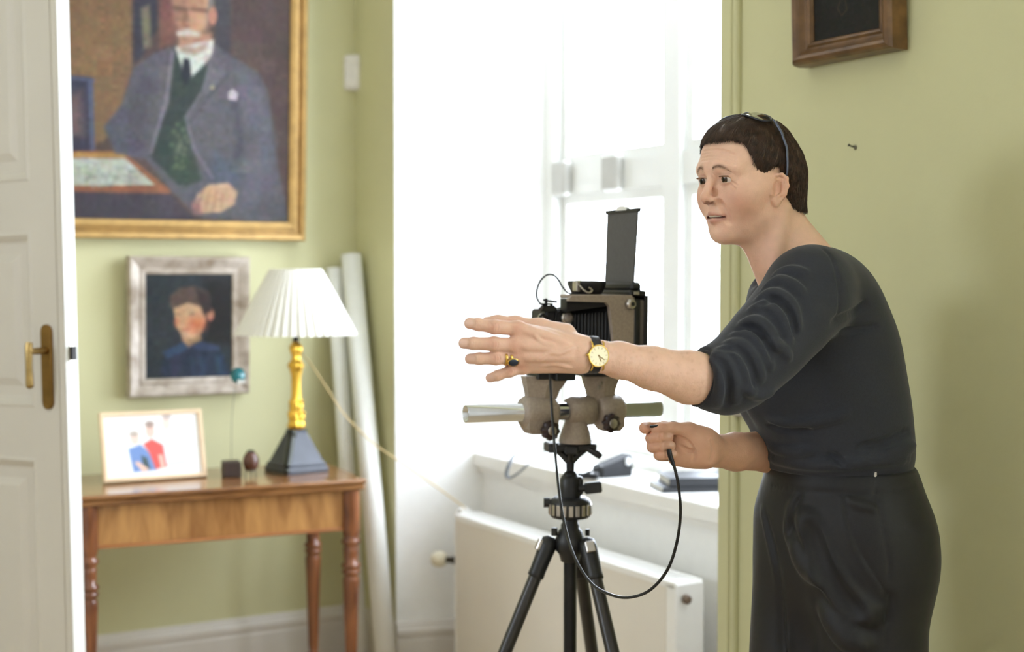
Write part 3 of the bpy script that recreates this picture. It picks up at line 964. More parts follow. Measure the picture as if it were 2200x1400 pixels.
# ---- little wire stand with a teal disc
cz = P(497, 1018, 4.53)
t = thing('teal_disc_stand', 'teal glass disc on a thin wire rising from a small dark wooden cube', 'ornament', (cz.x, cz.y, TOPZ), math.radians(20))
b = MB(); b.bbox(-0.028, 0.028, -0.028, 0.028, 0, 0.050, 0.003); b.build('cube_base', mat('dark_wood_cube', '3C2E28', rough=0.5, var=0.2, scale=60), t)
b = MB(); b.tube(catmull([(0, 0, 0.045), (0.001, 0, 0.12), (0.004, 0, 0.20), (0.012, 0, 0.27), (0.022, -0.004, 0.305)], 6), 0.0011, n=6); b.build('wire', mat('thin_wire', '8C8C78', rough=0.4, metal=0.6), t)
b = MB(); b.lathe([(0.004, -0.012), (0.018, -0.010), (0.025, -0.003), (0.026, 0.002), (0.018, 0.011), (0.004, 0.013)], n=24, c=(0.022, -0.006, 0.322), axis=(0.25, -1, 0.1)); disc = b.build('glass_disc', mat('teal_glass', '1F6A70', rough=0.15, var=0.35, scale=40), t)
b = MB(); b.bbox(0.018, 0.042, -0.022, -0.017, 0.298, 0.309, 0.001); b.build('paper_tag', mat('tag_white', 'D9DAD6', rough=0.6), t)

# ---- egg on a stand
ez = P(539, 1019, 4.53)
t = thing('egg_ornament', 'brown polished egg on a low three-legged wire stand, beside the lamp', 'ornament', (ez.x, ez.y, TOPZ), 0.3)
b = MB()
eg = [(0.026 * math.sin(PI * k / 16) * (1 - 0.10 * math.cos(PI * k / 16) * -1), 0.050 - 0.034 * math.cos(PI * k / 16)) for k in range(17)]
eg = [(max(r, 0.0006), z) for r, z in eg]
b.lathe(eg, n=24); egg = b.build('egg', mat('brown_egg', '5A3A2C', rough=0.22, var=0.2, scale=30), t)
b = MB(); b.lathe([(0.013, 0.0805), (0.010, 0.0835), (0.005, 0.0852), (0.001, 0.086)], n=16); b.build('green_tip', mat('dark_green_tip', '22362E', rough=0.3), egg)
b = MB()
for k in range(3):
    a = 2 * PI * k / 3 + 0.5
    b.tube([(0.021 * math.cos(a), 0.021 * math.sin(a), 0.026), (0.017 * math.cos(a), 0.017 * math.sin(a), 0.018), (0.020 * math.cos(a), 0.020 * math.sin(a), 0.0)], 0.0022, n=6)
b.tube([(0.0185 * math.cos(2 * PI * k / 16), 0.0185 * math.sin(2 * PI * k / 16), 0.021) for k in range(17)], 0.0018, n=6)
b.build('stand', mat('stand_wire', '5E564A', rough=0.4, metal=0.6), t)

# ================================================================== PAPER ROLLS in the corner
M_paper = mat('white_backdrop_paper', 'EDEDE8', rough=0.75, var=0.015)
def roll(name, label, a, bt, r0):
    a, bt = Vector(a), Vector(bt)
    t = thing(name, label, 'paper roll', a, 0, 'paper rolls leaning in the corner')
    L = (bt - a).length
    q_ = Vector((0, 0, 1)).rotation_difference(bt - a)
    t.rotation_mode = 'QUATERNION'; t.rotation_quaternion = q_
    b = MB()
    b.lathe([(r0 - 0.012, 0.0), (r0, 0.0), (r0, L), (r0 - 0.012, L), (r0 - 0.012, L - 0.04), (r0 - 0.03, L - 0.04)], n=32, caps=False)
    b.build('paper', M_paper, t)
    b = MB(); b.lathe([(r0 - 0.0125, 0.01), (r0 - 0.0125, L - 0.004), (r0 - 0.0165, L - 0.004), (r0 - 0.0165, 0.01)], n=24, caps=False); b.build('core', mat('cardboard_core', 'B89C74', rough=0.8), t)
    return t
roll('paper_roll', 'thick white paper roll leaning in the corner, the nearer of the two', RW(0.42, -0.072, 0.012), RW(0.085, -0.055, 1.452), 0.037)
roll('paper_roll', 'thinner greyish white paper roll leaning behind the thick one', RW(0.262, -0.10, 0.012), RW(0.036, -0.100, 1.405), 0.030)

# ================================================================== RADIATOR
M_rad = mat('radiator_enamel', 'E4DED4', rough=0.4, var=0.015, scale=5)
M_rad_w = mat('radiator_white_trim', 'F0EFEC', rough=0.4, var=0.015)
RL, RR = 0.465, 1.60
pa, pb = P(992, 1097, 4.63), P(1497, 1250, 3.66)
def local(p):
    return ROOM.inverted() @ p
s0 = 0.56; s1 = 1.80
RZ0, RZ1 = 0.07, 0.578
rf = 0.115
t = thing('radiator', 'cream panel radiator with a white top grille under the window sill', 'radiator', RW(s0, rf, 0), ROT)
LN = s1 - s0
b = MB(); b.bbox(0.0, LN - 0.045, 0.0, 0.018, RZ0, RZ1 - 0.012, 0.005); b.build('front_panel', M_rad, t)
b = MB(); b.bbox(0.0, LN - 0.03, 0.075, 0.09, RZ0, RZ1 - 0.012, 0.005); b.build('rear_panel', M_rad, t)
b = MB()
for k in range(60):
    x = 0.02 + k * (LN - 0.06) / 60
    b.box(x, x + 0.002, 0.018, 0.075, RZ0 + 0.03, RZ1 - 0.03)
b.build('convector_fins', M_rad, t)['kind'] = 'stuff'
b = MB()
b.bbox(-0.004, LN - 0.004, -0.002, 0.006, RZ1 - 0.022, RZ1, 0.003); b.bbox(-0.004, LN - 0.004, 0.084, 0.092, RZ1 - 0.022, RZ1, 0.003)
n_ = 64
for k in range(n_):
    x = k * (LN - 0.01) / n_
    b.box(x, x + 0.009, 0.006, 0.084, RZ1 - 0.006, RZ1 - 0.001)
b.bbox(-0.004, 0.004, -0.002, 0.092, RZ1 - 0.022, RZ1, 0.002)
b.build('top_grille', M_rad_w, t)
b = MB(); b.bbox(LN - 0.045, LN, -0.002, 0.092, RZ0 - 0.005, RZ1 - 0.004, 0.005); b.build('side_cover', M_rad_w, t)
b = MB(); b.bbox(-0.005, 0.0, -0.001, 0.092, RZ0 - 0.005, RZ1 - 0.004, 0.002); b.build('side_cover', M_rad_w, t)
b = MB(); b.lathe([(0.011, 0), (0.012, 0.004), (0.012, 0.018), (0.009, 0.022), (0.006, 0.023)], n=16, c=(LN - 0.002, 0.03, RZ1 - 0.045), axis=(1, -0.25, 0)); b.build('bleed_plug', mat('brown_plug', '6A5848', rough=0.4), t)
# pipes and valve at the left end
xv = -0.062
b = MB(); b.tube(catmull([(0.0, 0.045, 0.575), (-0.03, 0.045, 0.578), (xv, 0.045, 0.565), (xv, 0.045, 0.50), (xv, 0.045, 0.40), (xv, 0.045, 0.30), (xv, 0.045, 0.20), (-0.03, 0.045, 0.155), (0.0, 0.045, 0.14)], 5), 0.011, n=12)
b.cyl((xv, 0.045, 0.46), (xv, 0.045, 0.50), 0.017, n=14); b.cyl((xv, 0.045, 0.335), (xv, 0.045, 0.36), 0.016, n=14); b.cyl((-0.03, 0.045, 0.578), (-0.002, 0.045, 0.577), 0.017, n=14)
pipe = b.build('pipe', M_rad_w, t)
b = MB()
ax = Vector((-0.75, -0.66, 0)).normalized()
c_ = Vector((xv, 0.045, 0.405))
b.lathe([(0.012, -0.012), (0.014, 0.0), (0.014, 0.022), (0.011, 0.024), (0.011, 0.048)], n=16, c=c_, axis=ax); valve = b.build('valve_body', mat('valve_dark', '4A4640', rough=0.4, metal=0.6), t)
b = MB(); b.lathe([(0.012, 0.044), (0.020, 0.048), (0.0265, 0.058), (0.028, 0.072), (0.026, 0.086), (0.018, 0.096), (0.004, 0.099)], n=24, c=c_, axis=ax); b.build('thermostat_knob', mat('cream_plastic', 'E4DCC4', rough=0.4), valve)
for x in (0.15, LN - 0.2):
    b = MB(); b.bbox(x, x + 0.04, 0.02, 0.185, 0.0, RZ0 + 0.05, 0.003); b.build('foot_bracket', M_rad_w, t)

# ================================================================== THINGS ON THE SILL
SZ = 0.760
M_blackcov = mat('black_book_cover', '17181D', rough=0.5, var=0.1)
M_pages = mat('book_pages', 'D8D4C8', rough=0.8, var=0.08, scale=200)
def book(label, px, py, D, rot, w, d, h, z, grp='black notebooks on the sill'):
    p = P(px, py, D); p.z = z
    t = thing('notebook', label, 'book', p, rot, grp)
    b = MB(); b.box(0.003, w - 0.003, 0.003, d - 0.003, 0.003, h - 0.003); b.build('pages', M_pages, t)
    b = MB(); b.bbox(0, w, 0, d, 0, 0.003, 0.001); b.bbox(0, w, 0, d, h - 0.003, h, 0.001); b.bbox(0, w, 0, 0.003, 0, h, 0.001); b.build('cover', M_blackcov, t)
    return t
b0 = P(1424, 1046, 4.05)
book('thin black notebook lying open-edged at the bottom of the pair on the sill', 1424, 1046, 4.05, math.radians(10), 0.20, 0.16, 0.016, SZ)
book('thicker black notebook on top of the thin one on the sill', 1438, 1036, 4.06, math.radians(7), 0.19, 0.15, 0.024, SZ + 0.0165)

# black light meter / case with straps
p = P(1316, 992, 4.40); p.z = SZ
t = thing('camera_case', 'small black camera case with clear top corner on the sill', 'case', p, math.radians(28))
b = MB(); b.rings([[(-0.052, -0.03, 0), (0.052, -0.03, 0), (0.052, 0.03, 0), (-0.052, 0.03, 0)], [(-0.054, -0.032, 0.030), (0.054, -0.032, 0.034), (0.054, 0.032, 0.034), (-0.054, 0.032, 0.030)], [(-0.046, -0.028, 0.036), (0.052, -0.028, 0.066), (0.052, 0.028, 0.066), (-0.046, 0.028, 0.036)]])
b.build('body', mat('black_leatherette', '1C1C1F', rough=0.75, var=0.2, scale=80), t)
b = MB(); b.lathe([(0.012, 0), (0.0125, 0.006), (0.008, 0.008)], n=16, c=(0.036, -0.030, 0.046), axis=(0, -1, 0.1)); b.build('dial', mat('silver_dial', 'B8B8B8', rough=0.3, metal=0.7), t)
p2_ = P(1262, 985, 4.34); p2_.z = SZ + 0.006
t = thing('flash_trigger', 'small black folded gadget lying left of the black camera case', 'gadget', p2_, math.radians(-15))
b = MB(); b.bbox(-0.036, 0.036, -0.012, 0.012, -0.006, 0.012, 0.004); b.build('body', M_blackcov, t)
b = MB(); b.M = Matrix.Translation((0.01, 0.0, 0.014)) @ Matrix.Rotation(math.radians(-25), 4, 'Y'); b.bbox(-0.03, 0.04, -0.010, 0.010, 0, 0.007, 0.002); b.build('flap', M_blackcov, t)

# grey strap loop hanging over the sill edge
M_strap = mat('grey_strap', '55575A', rough=0.6, var=0.1)
pts = [P(1205, 948, 4.55), P(1165, 975, 4.50), P(1140, 992, 4.42), P(1118, 1012, 4.40), P(1096, 1026, 4.40), P(1088, 1018, 4.41), P(1094, 998, 4.42), P(1106, 978, 4.46), P(1128, 980, 4.52), P(1150, 990, 4.52)]
pts = [Vector((p.x, p.y, max(p.z, 0.70))) for p in pts]
b = MB(); b.tube(catmull(pts, 6), 0.0062, n=8, flat=0.35)
tag(b.build('strap_loop', M_strap, None, origin=tuple(pts[3])), 'thin grey strap loop hanging over the left end of the white sill', 'strap')
# ================================================================== TRIPOD WITH BALL HEAD
M_black = mat('black_anodised', '1C1C1E', rough=0.42, var=0.15, scale=40)
M_blackm = mat('black_metal_satin', '242426', rough=0.3, metal=0.5, var=0.15)
M_carbon = mat('carbon_tube', '2E2B29', rough=0.35, var=0.25, scale=60, stretch=(1, 1, 0.1))
M_chrome = mat('polished_steel', 'D6D8DC', rough=0.16, metal=1.0, var=0.05)
M_silver2 = mat('satin_silver', 'B9B2AA', rough=0.3, metal=0.9, var=0.08)
M_beige = mat('beige_hammered_enamel', 'A4968A', rough=0.42, var=0.12, scale=180, bump=0.25, bump_scale=260)
M_rubber = mat('black_rubber', '161617', rough=0.8)

DT_ = 2.95
TB = P(1225, 1150, DT_)
KX = DT_ / FPX


def tz(py):
    return P(1225, py, DT_).z


tri = thing('tripod', 'black carbon tripod with ball head carrying the beige view camera', 'tripod', (TB.x, TB.y, 0))


def lt(px, py, dy=0.0):
    p = P(px, py, DT_ + dy)
    return Vector((p.x - TB.x, p.y - TB.y, p.z))


def lath_px(b, rows, n=24, cx=1225, fn=None):
    """rows: (half width px, py), from top to bottom"""
    x = (cx - 1225) * KX
    b.lathe([(max(w, 0.3) * KX, tz(py)) for w, py in reversed(rows)], n=n, c=(x, 0, 0), fn=fn)


b = MB()
lath_px(b, [(14, 1180), (14, 1760)]); b.build('centre_column', M_blackm, tri)
b = MB(); lath_px(b, [(17, 1108), (17, 1122), (20, 1126), (20, 1134), (26, 1140), (30, 1152), (33, 1160), (33, 1180), (24, 1190), (20, 1205), (14, 1207)])
spider = b.build('spider', M_black, tri)
b = MB(); b.cyl(lt(1191, 1150, -0.01), lt(1191, 1133, -0.01), 0.0065, n=12); b.build('lock_knob', M_black, spider)
b = MB(); b.cyl(lt(1262, 1150, 0.02), lt(1262, 1136, 0.02), 0.005, n=12); b.build('lock_knob', M_black, spider)
# ball head
b = MB(); lath_px(b, [(12, 1066), (34, 1066), (42, 1071), (45, 1078), (45, 1104), (40, 1110), (30, 1112), (17, 1112)], n=48)
ringo = b.build('pan_base', M_black, tri)
b = MB()
zr0, zr1 = tz(1103), tz(1080)
for k in range(20):
    a = 2 * PI * k / 20
    b.M = Matrix.Rotation(a, 4, 'Z')
    b.bbox(0.0425, 0.0455, -0.0045, 0.0045, zr0, zr1, 0.001)
b.M = Matrix.Identity(4)
b.build('grip_ridges', M_silver2, ringo)
b = MB(); b.cyl(lt(1182, 1079), lt(1168, 1079), 0.0105, n=14); b.build('pan_knob', M_black, ringo)
b = MB(); lath_px(b, [(10, 1016), (17, 1020), (22, 1028), (23, 1045), (23, 1066)], n=28)
b.bbox(0.012, 0.026, -0.012, 0.012, tz(1062), tz(1022), 0.004)
body = b.build('ball_housing', M_black, tri)
b = MB(); b.sphere((0, 0, tz(1024)), 0.0165, n=20, m=12); b.cyl((0, 0, tz(1018)), (0, 0, tz(985)), 0.0085, 0.0095, n=16); ball = b.build('ball', M_blackm, tri)
b = MB()
for s in (-1, 1):
    b.tube([(0.004 * s, 0, tz(988)), (0.016 * s, 0, tz(975)), (0.031 * s, 0, tz(962))], [0.0085, 0.0075, 0.0075], n=10)
b.tube([(0, -0.004, tz(988)), (0, -0.02, tz(966))], 0.006, n=10)
b.build('yoke', M_black, ball)
b = MB(); b.M = Matrix.Rotation(math.radians(14), 4, 'Z'); b.bbox(-0.048, 0.050, -0.026, 0.026, tz(965), tz(951), 0.003); b.bbox(-0.052, -0.03, -0.022, 0.022, tz(968), tz(948), 0.003); b.M = Matrix.Identity(4)
b.bbox(-0.012, 0.016, -0.034, -0.02, tz(972), tz(954), 0.003)
b.build('quick_release_plate', M_black, tri)
b = MB(); b.tube([(0.03, -0.01, tz(958)), (0.055, -0.02, tz(972)), (0.062, -0.02, tz(978))], [0.006, 0.0075, 0.006], n=10); b.build('release_lever', M_black, tri)
b = MB(); b.cyl(lt(1244, 1049, -0.012), lt(1258, 1048, -0.014), 0.008, n=14); b.M = Matrix.Translation(lt(1274, 1047, -0.015)) @ Matrix.Rotation(math.radians(-6), 4, 'Y'); b.bbox(-0.018, 0.018, -0.008, 0.008, -0.0115, 0.0115, 0.003); b.M = Matrix.Identity(4)
b.build('ball_lock_lever', M_black, tri)
# legs
for k, (top, low, dyt, dyb) in enumerate((((1180, 1164), (1085, 1400), 0.0, -0.02), ((1262, 1168), (1316, 1400), -0.025, -0.12), ((1240, 1170), (1272, 1400), 0.025, 0.14))):
    a = lt(*top, dyt); c = lt(*low, dyb)
    d = (c - a).normalized()
    foot = a + d * ((a.z - 0.008) / -d.z)
    L = (foot - a).length
    b = MB()
    b.lathe([(0.010, 0), (0.0125, 0.004), (0.0125, 0.30), (0.010, 0.30), (0.010, L - 0.03), (0.010, L)], n=18, c=a + d * 0.07, axis=d) if False else b.cyl(a + d * 0.06, a + d * (0.06 + (L - 0.06) * 0.55), 0.0138, n=20)
    leg = b.build('leg', M_carbon, tri)
    b = MB(); b.cyl(a + d * (0.05 + (L - 0.06) * 0.55), foot - d * 0.01, 0.011, n=16); b.build('lower_leg_tube', M_carbon, leg)
    b = MB(); b.lathe([(0.017, 0), (0.018, 0.01), (0.018, 0.04), (0.013, 0.045)], n=16, c=a + d * (0.045 + (L - 0.06) * 0.55), axis=d); b.build('twist_lock', M_rubber, leg)
    b = MB(); b.lathe([(0.008, -0.012), (0.0165, -0.006), (0.0185, 0.008), (0.0175, 0.03), (0.0165, 0.062), (0.017, 0.068), (0.017, 0.076), (0.014, 0.078)], n=20, c=a, axis=d); b.build('leg_sleeve', M_black, leg)
    b = MB(); b.lathe([(0.011, -0.018), (0.014, -0.012), (0.014, 0.0), (0.006, 0.008)], n=14, c=foot, axis=d); b.build('rubber_foot', M_rubber, leg)
    if k < 2:
        sd = Vector((-1, -0.2, 0)) if k == 0 else Vector((0.2, -1, 0))
        x = sd.cross(d).normalized(); n_ = d.cross(x).normalized()
        if n_.dot(sd) < 0:
            n_ = -n_
        b = MB(); b.M = Matrix((x, n_, d)).transposed().to_4x4(); b.M.translation = a + n_ * 0.017
        b.bbox(-0.0095, 0.0095, -0.003, 0.006, 0.0, 0.024, 0.002); b.build('angle_catch', M_silver2, leg)

# ================================================================== VIEW CAMERA on its rail
RLp, RRp = P(1000, 889, 2.84), P(1416, 877, 3.02)
ax_ = (RRp - RLp).normalized()
by_ = Vector((0, 0, 1)).cross(ax_).normalized()
uz_ = ax_.cross(by_).normalized()
Lr = (RRp - RLp).length
O_ = RLp + ax_ * (Lr * (1241 - 1000) / 416.0)
MC = Matrix((ax_, by_, uz_)).transposed().to_4x4(); MC.translation = O_
vc = thing('view_camera', 'beige large format view camera with black bellows on a steel rail, mounted on the tripod', 'camera', O_)
vc.rotation_euler = MC.to_euler()
SX = Lr / 416.0
SZ_ = 2.93 / FPX


def vx(px):
    return (px - 1241) * SX


def vxn(px, y):
    """place along the rail for something seen at px that stands y to the side of the axis"""
    return vx(px - by_.x * y * FPX / 2.93)


def vn(px):
    return vxn(px, -0.068)


def vm(px):
    return vxn(px, -0.040)


def vz(py):
    return (883 - py) * SZ_


RT = 0.0182
b = MB(); xl, xr = vx(1000), vx(1416)
b.lathe([(RT - 0.003, 0.03), (RT - 0.003, 0), (RT, 0.0), (RT, xr - xl), (RT - 0.003, xr - xl), (RT - 0.003, xr - xl - 0.03)], n=40, c=(xl, 0, 0), axis=(1, 0, 0), caps=False); rail = b.build('rail', M_chrome, vc)
b = MB(); b.cyl((xl + 0.02, 0, 0), (xr - 0.02, 0, 0), RT - 0.0032, n=24); b.build('rail_dark_plug', M_rubber, rail)  # dark plug added to give the shade inside the hollow rail


def standard_foot(name, x0, x1, top, knob):
    b = MB()
    b.lathe([(RT + 0.002, 0), (RT + 0.011, 0.002), (RT + 0.0155, 0.010), (RT + 0.0155, (x1 - x0) - 0.010), (RT + 0.011, (x1 - x0) - 0.002), (RT + 0.002, (x1 - x0))], n=32, c=(x0, 0, 0), axis=(1, 0, 0))
    # upright, seen as a wedge; rows of (x left, x right, half depth, z)
    b.rings([[(a, -d * 0.55, z), (a + (c - a) * 0.5, -d, z), (c, -d * 0.6, z), (c + 0.002, 0, z), (c, d * 0.6, z), (a + (c - a) * 0.5, d, z), (a, d * 0.55, z), (a - 0.002, 0, z)] for a, c, d, z in top], smooth=False)
    # clamp lug
    b.rings([[(x0 + 0.006, -0.030, z), (x1 - 0.006, -0.030, z), (x1 - 0.006, 0.016, z), (x0 + 0.006, 0.016, z)] for z in (-0.012, -0.032)] + [[(x0 + 0.014, -0.026, -0.043), (x1 - 0.014, -0.026, -0.043), (x1 - 0.014, 0.012, -0.043), (x0 + 0.014, 0.012, -0.043)]])
    o = b.build(name, M_beige, vc)
    b = MB()
    kx, kz = knob
    b.lathe([(0.006, -0.004), (0.006, 0.008), (0.0185, 0.010), (0.0195, 0.016), (0.0185, 0.022), (0.011, 0.024)], n=48, c=(kx, -0.030, kz), axis=(0.12, -1, 0), fn=lambda a, h: 1 + (0.09 * math.cos(8 * a) if h > 0.009 else 0))
    k_ = b.build('clamp_knob', mat('dark_red_bakelite', '2C1A1C', rough=0.3, var=0.2), o)
    b = MB(); b.lathe([(0.0095, 0.0235), (0.0095, 0.0255), (0.008, 0.0262), (0.001, 0.0262)], n=24, c=(kx, -0.030, kz), axis=(0.12, -1, 0)); b.build('knob_disc', M_silver2, k_)
    return o


ff = standard_foot('front_standard_foot', vx(1114), vx(1186), [(vx(1124), vx(1178), 0.016, vz(880)), (vx(1127), vx(1184), 0.017, vz(858)), (vx(1124), vx(1190), 0.020, vz(838)), (vx(1120), vx(1204), 0.024, vz(818)), (vx(1118), vx(1212), 0.027, vz(806))], (vx(1154), vz(918)))
rf_ = standard_foot('rear_standard_foot', vx(1272), vx(1330), [(vx(1264), vx(1316), 0.016, vz(880)), (vx(1258), vx(1311), 0.017, vz(856)), (vx(1254), vx(1312), 0.020, vz(838)), (vx(1248), vx(1319), 0.024, vz(815)), (vx(1245), vx(1323), 0.026, vz(800))], (vx(1284), vz(907)))
b = MB(); b.bbox(vx(1266), vx(1272), -0.0262, -0.0235, vz(836), vz(828), 0.0005); b.build('scale_mark', M_silver2, rf_)
b = MB(); b.bbox(vx(1270), vx(1277), -0.0262, -0.0235, vz(826), vz(819), 0.0005); b.build('scale_mark', M_silver2, rf_)
# tripod block
b = MB()
b.lathe([(RT + 0.002, 0), (RT + 0.008, 0.002), (RT + 0.0125, 0.012), (RT + 0.0125, vx(1268) - vx(1211) - 0.004), (RT + 0.002, vx(1268) - vx(1211))], n=36, c=(vx(1211), 0, 0), axis=(1, 0, 0))
blk = b.build('tripod_block', M_beige, vc)
b = MB()
b.lathe([(0.0335, vz(952)), (0.0345, vz(946)), (0.033, vz(938)), (0.029, vz(924)), (0.024, vz(910)), (0.022, vz(900)), (0.020, vz(890))], n=32, c=(vx(1231), 0, 0)); b.build('block_base', M_beige, blk)
# standards' carrier plates
b = MB(); b.bbox(vx(1136), vx(1214), -0.03, 0.03, vz(812), vz(798), 0.002); b.bbox(vx(1170), vx(1212), -0.04, -0.02, vz(815), vz(797), 0.002); b.build('front_carrier', M_black, vc)
b = MB(); b.bbox(vx(1232), vx(1330), -0.035, 0.035, vz(808), vz(790), 0.004); b.build('rear_carrier', M_black, vc)
# front standard: lens board and shutter
b = MB(); b.bbox(vm(1164), vm(1206), -0.036, 0.036, vz(800), vz(664), 0.005); fs = b.build('lens_board', M_black, vc)
b = MB(); b.lathe([(0.036, 0), (0.040, 0.004), (0.040, 0.018), (0.034, 0.022), (0.030, 0.034), (0.026, 0.036)], n=36, c=(vm(1164), -0.004, vz(735)), axis=(-1, 0, 0)); b.build('shutter', M_black, fs)
b = MB(); b.lathe([(0.026, 0), (0.023, 0.001), (0.012, 0.004), (0.001, 0.005)], n=28, c=(vm(1164) - 0.03, -0.004, vz(735)), axis=(-1, 0, 0)); b.build('lens', mat('lens_coating', '1A1C2A', rough=0.08), fs)
b = MB(); b.lathe([(0.009, -0.01), (0.013, 0.0), (0.0135, 0.006), (0.010, 0.008)], n=24, c=(vm(1208), -0.037, vz(682)), axis=(0, -1, 0)); kn = b.build('focus_knob', M_silver2, fs)
b = MB(); b.lathe([(0.0088, 0.0075), (0.0088, 0.009), (0.001, 0.009)], n=24, c=(vm(1208), -0.037, vz(682)), axis=(0, -1, 0)); b.build('knob_cap', mat('grey_knob_cap', '8A807A', rough=0.5), kn)
b = MB(); b.bbox(vm(1201), vm(1215), -0.046, -0.034, vz(740), vz(694), 0.002); b.bbox(vm(1205), vm(1212), -0.0475, -0.044, vz(708), vz(698), 0.0005); b.build('silver_slide', M_silver2, fs)
b = MB(); b.lathe([(0.008, 0), (0.009, 0.006), (0.007, 0.010)], n=18, c=(vm(1164), -0.028, vz(682)), axis=(-1, 0, 0)); b.build('side_knob', M_silver2, fs)
b = MB()
b.rings([[(vm(1150), -0.046, vz(668)), (vm(1182), -0.046, vz(668)), (vm(1182), -0.022, vz(668)), (vm(1150), -0.022, vz(668))], [(vm(1160), -0.040, vz(656)), (vm(1176), -0.040, vz(656)), (vm(1176), -0.028, vz(656)), (vm(1160), -0.028, vz(656))]])
b.bbox(vm(1156), vm(1178), -0.044, -0.024, vz(654), vz(651), 0.001)
b.cyl((vm(1166), -0.034, vz(658)), (vm(1166), -0.034, vz(641)), 0.003, n=10)
b.tube([(vm(1160), -0.034, vz(644)), (vm(1170), -0.036, vz(646)), (vm(1186), -0.04, vz(648))], 0.0022, n=8)
b.tube(catmull([(vm(1174), -0.036, vz(654)), (vm(1184), -0.038, vz(662)), (vm(1186), -0.038, vz(680)), (vm(1180), -0.038, vz(700))], 5), 0.0022, n=8)
b.tube(catmull([(vm(1146), -0.038, vz(700)), (vm(1152), -0.039, vz(680)), (vm(1160), -0.039, vz(676)), (vm(1170), -0.039, vz(692)), (vm(1174), -0.039, vz(706))], 5), 0.003, n=8)
b.build('shutter_linkage', M_blackm, fs)
# bellows
b = MB()
nf = 15
rings_ = []
for k in range(nf * 2 + 1):
    f = k / (nf * 2)
    x = vn(1206) + (vn(1302) - vn(1206)) * f
    hw = 0.034 + 0.028 * f + (0.004 if k % 2 else 0.0)
    zt = vz(668 - 10 * f) + (0.004 if k % 2 else 0.0)
    zb = vz(792) - (0.004 if k % 2 else 0.0)
    c_ = 0.012
    rings_.append([(x, -hw, zb + c_), (x, -hw + c_, zb), (x, hw - c_, zb), (x, hw, zb + c_), (x, hw, zt - c_), (x, hw - c_, zt), (x, -hw + c_, zt), (x, -hw, zt - c_)])
b.rings(rings_, caps=False); b.build('bellows', mat('bellows_leather', '151516', rough=0.55, var=0.2, scale=80), vc)
# rear standard: beige side frames, hood over the bellows
M_beige_side = M_beige
for s in (-1, 1):
    y0, y1 = (s * 0.066, s * 0.078)
    b = MB()
    poly = [*(((vn(1206), vz(641)), (vn(1212), vz(635))) if s < 0 else ((vn(1284), vz(635)),)), (vn(1338), vz(632)), (vn(1345), vz(638)), (vn(1345), vz(792)), (vn(1314), vz(792)), (vn(1303), vz(740)), (vn(1292), vz(656)), (vn(1285), vz(648))] + ([(vn(1206), vz(646))] if s < 0 else [])
    ya, yb = sorted((y0, y1))
    b.rings([[(x, yb, z) for x, z in poly], [(x, ya, z) for x, z in poly]]); b.build('rear_frame_side', M_beige_side, vc)
b = MB(); b.bbox(vn(1208), vn(1344), -0.066, -0.030, vz(640), vz(632), 0.002); b.bbox(vn(1282), vn(1344), -0.032, 0.066, vz(640), vz(632), 0.002); b.build('rear_frame_top', M_beige, vc)
b = MB()
b.rings([[(vn(1207), -0.065, vz(668)), (vn(1207), -0.036, vz(668)), (vn(1207), -0.036, vz(641)), (vn(1207), -0.065, vz(641))], [(vn(1292), -0.065, vz(656)), (vn(1292), 0.064, vz(656)), (vn(1292), 0.064, vz(641)), (vn(1292), -0.065, vz(641))]]); b.build('bellows_hood', M_black, vc)
b = MB(); b.bbox(vn(1345), vn(1358), -0.080, 0.080, vz(796), vz(640), 0.002); back = b.build('camera_back', M_black, vc)
b = MB(); b.bbox(vn(1358), vn(1371), -0.074, 0.074, vz(780), vz(642), 0.003); b.build('film_holder', mat('grey_film_holder', '6C6663', rough=0.45), back)
b = MB(); b.bbox(vn(1368), vn(1376), -0.078, 0.078, vz(790), vz(632), 0.001); b.rings([[(vn(1376), -0.07, vz(742)), (vn(1379), -0.07, vz(738)), (vn(1376), -0.07, vz(724))], [(vn(1376), 0.07, vz(742)), (vn(1379), 0.07, vz(738)), (vn(1376), 0.07, vz(724))]]); b.build('back_plate', M_black, back)
b = MB(); b.lathe([(0.006, -0.006), (0.0105, 0.0), (0.011, 0.010), (0.008, 0.012)], n=24, c=(vn(1333), -0.078, vz(651)), axis=(0.3, -1, 0)); sk = b.build('swing_knob', M_silver2, vc)
b = MB(); b.lathe([(0.004, 0.011), (0.0045, 0.014), (0.001, 0.014)], n=14, c=(vn(1333), -0.078, vz(651)), axis=(0.3, -1, 0)); b.cyl((vn(1338), -0.08, vz(649)), (vn(1344), -0.086, vz(645)), 0.003, n=8); b.build('knob_screw', M_blackm, sk)
# holder for the raised dark slide (it slides in the plane of the film, across the rail)
XS = vx(1322)
b = MB(); b.bbox(XS - 0.016, XS + 0.022, -0.078, 0.078, vz(634), vz(622), 0.003); b.bbox(XS - 0.012, XS + 0.014, -0.074, 0.074, vz(624), vz(604), 0.006); b.bbox(XS + 0.012, XS + 0.026, -0.05, 0.05, vz(640), vz(612), 0.003)
hd = b.build('slide_holder', M_black, vc)
b = MB(); b.bbox(XS - 0.008, XS + 0.004, -0.0800, -0.0775, vz(631), vz(625), 0.0005); b.build('engraved_label', M_silver2, hd)
M_slide = mat('dark_grey_slide', '545253', rough=0.6, var=0.08, scale=120)
b = MB(); hw = 0.0660
b.rings([[(XS - 0.002, -hw + 0.004, vz(612)), (XS + 0.002, -hw + 0.004, vz(612)), (XS + 0.002, hw - 0.004, vz(612)), (XS - 0.002, hw - 0.004, vz(612))], [(XS + 0.004, -hw, vz(452)), (XS + 0.008, -hw, vz(452)), (XS + 0.008, hw, vz(452)), (XS + 0.004, hw, vz(452))]]); sl = b.build('dark_slide', M_slide, vc)
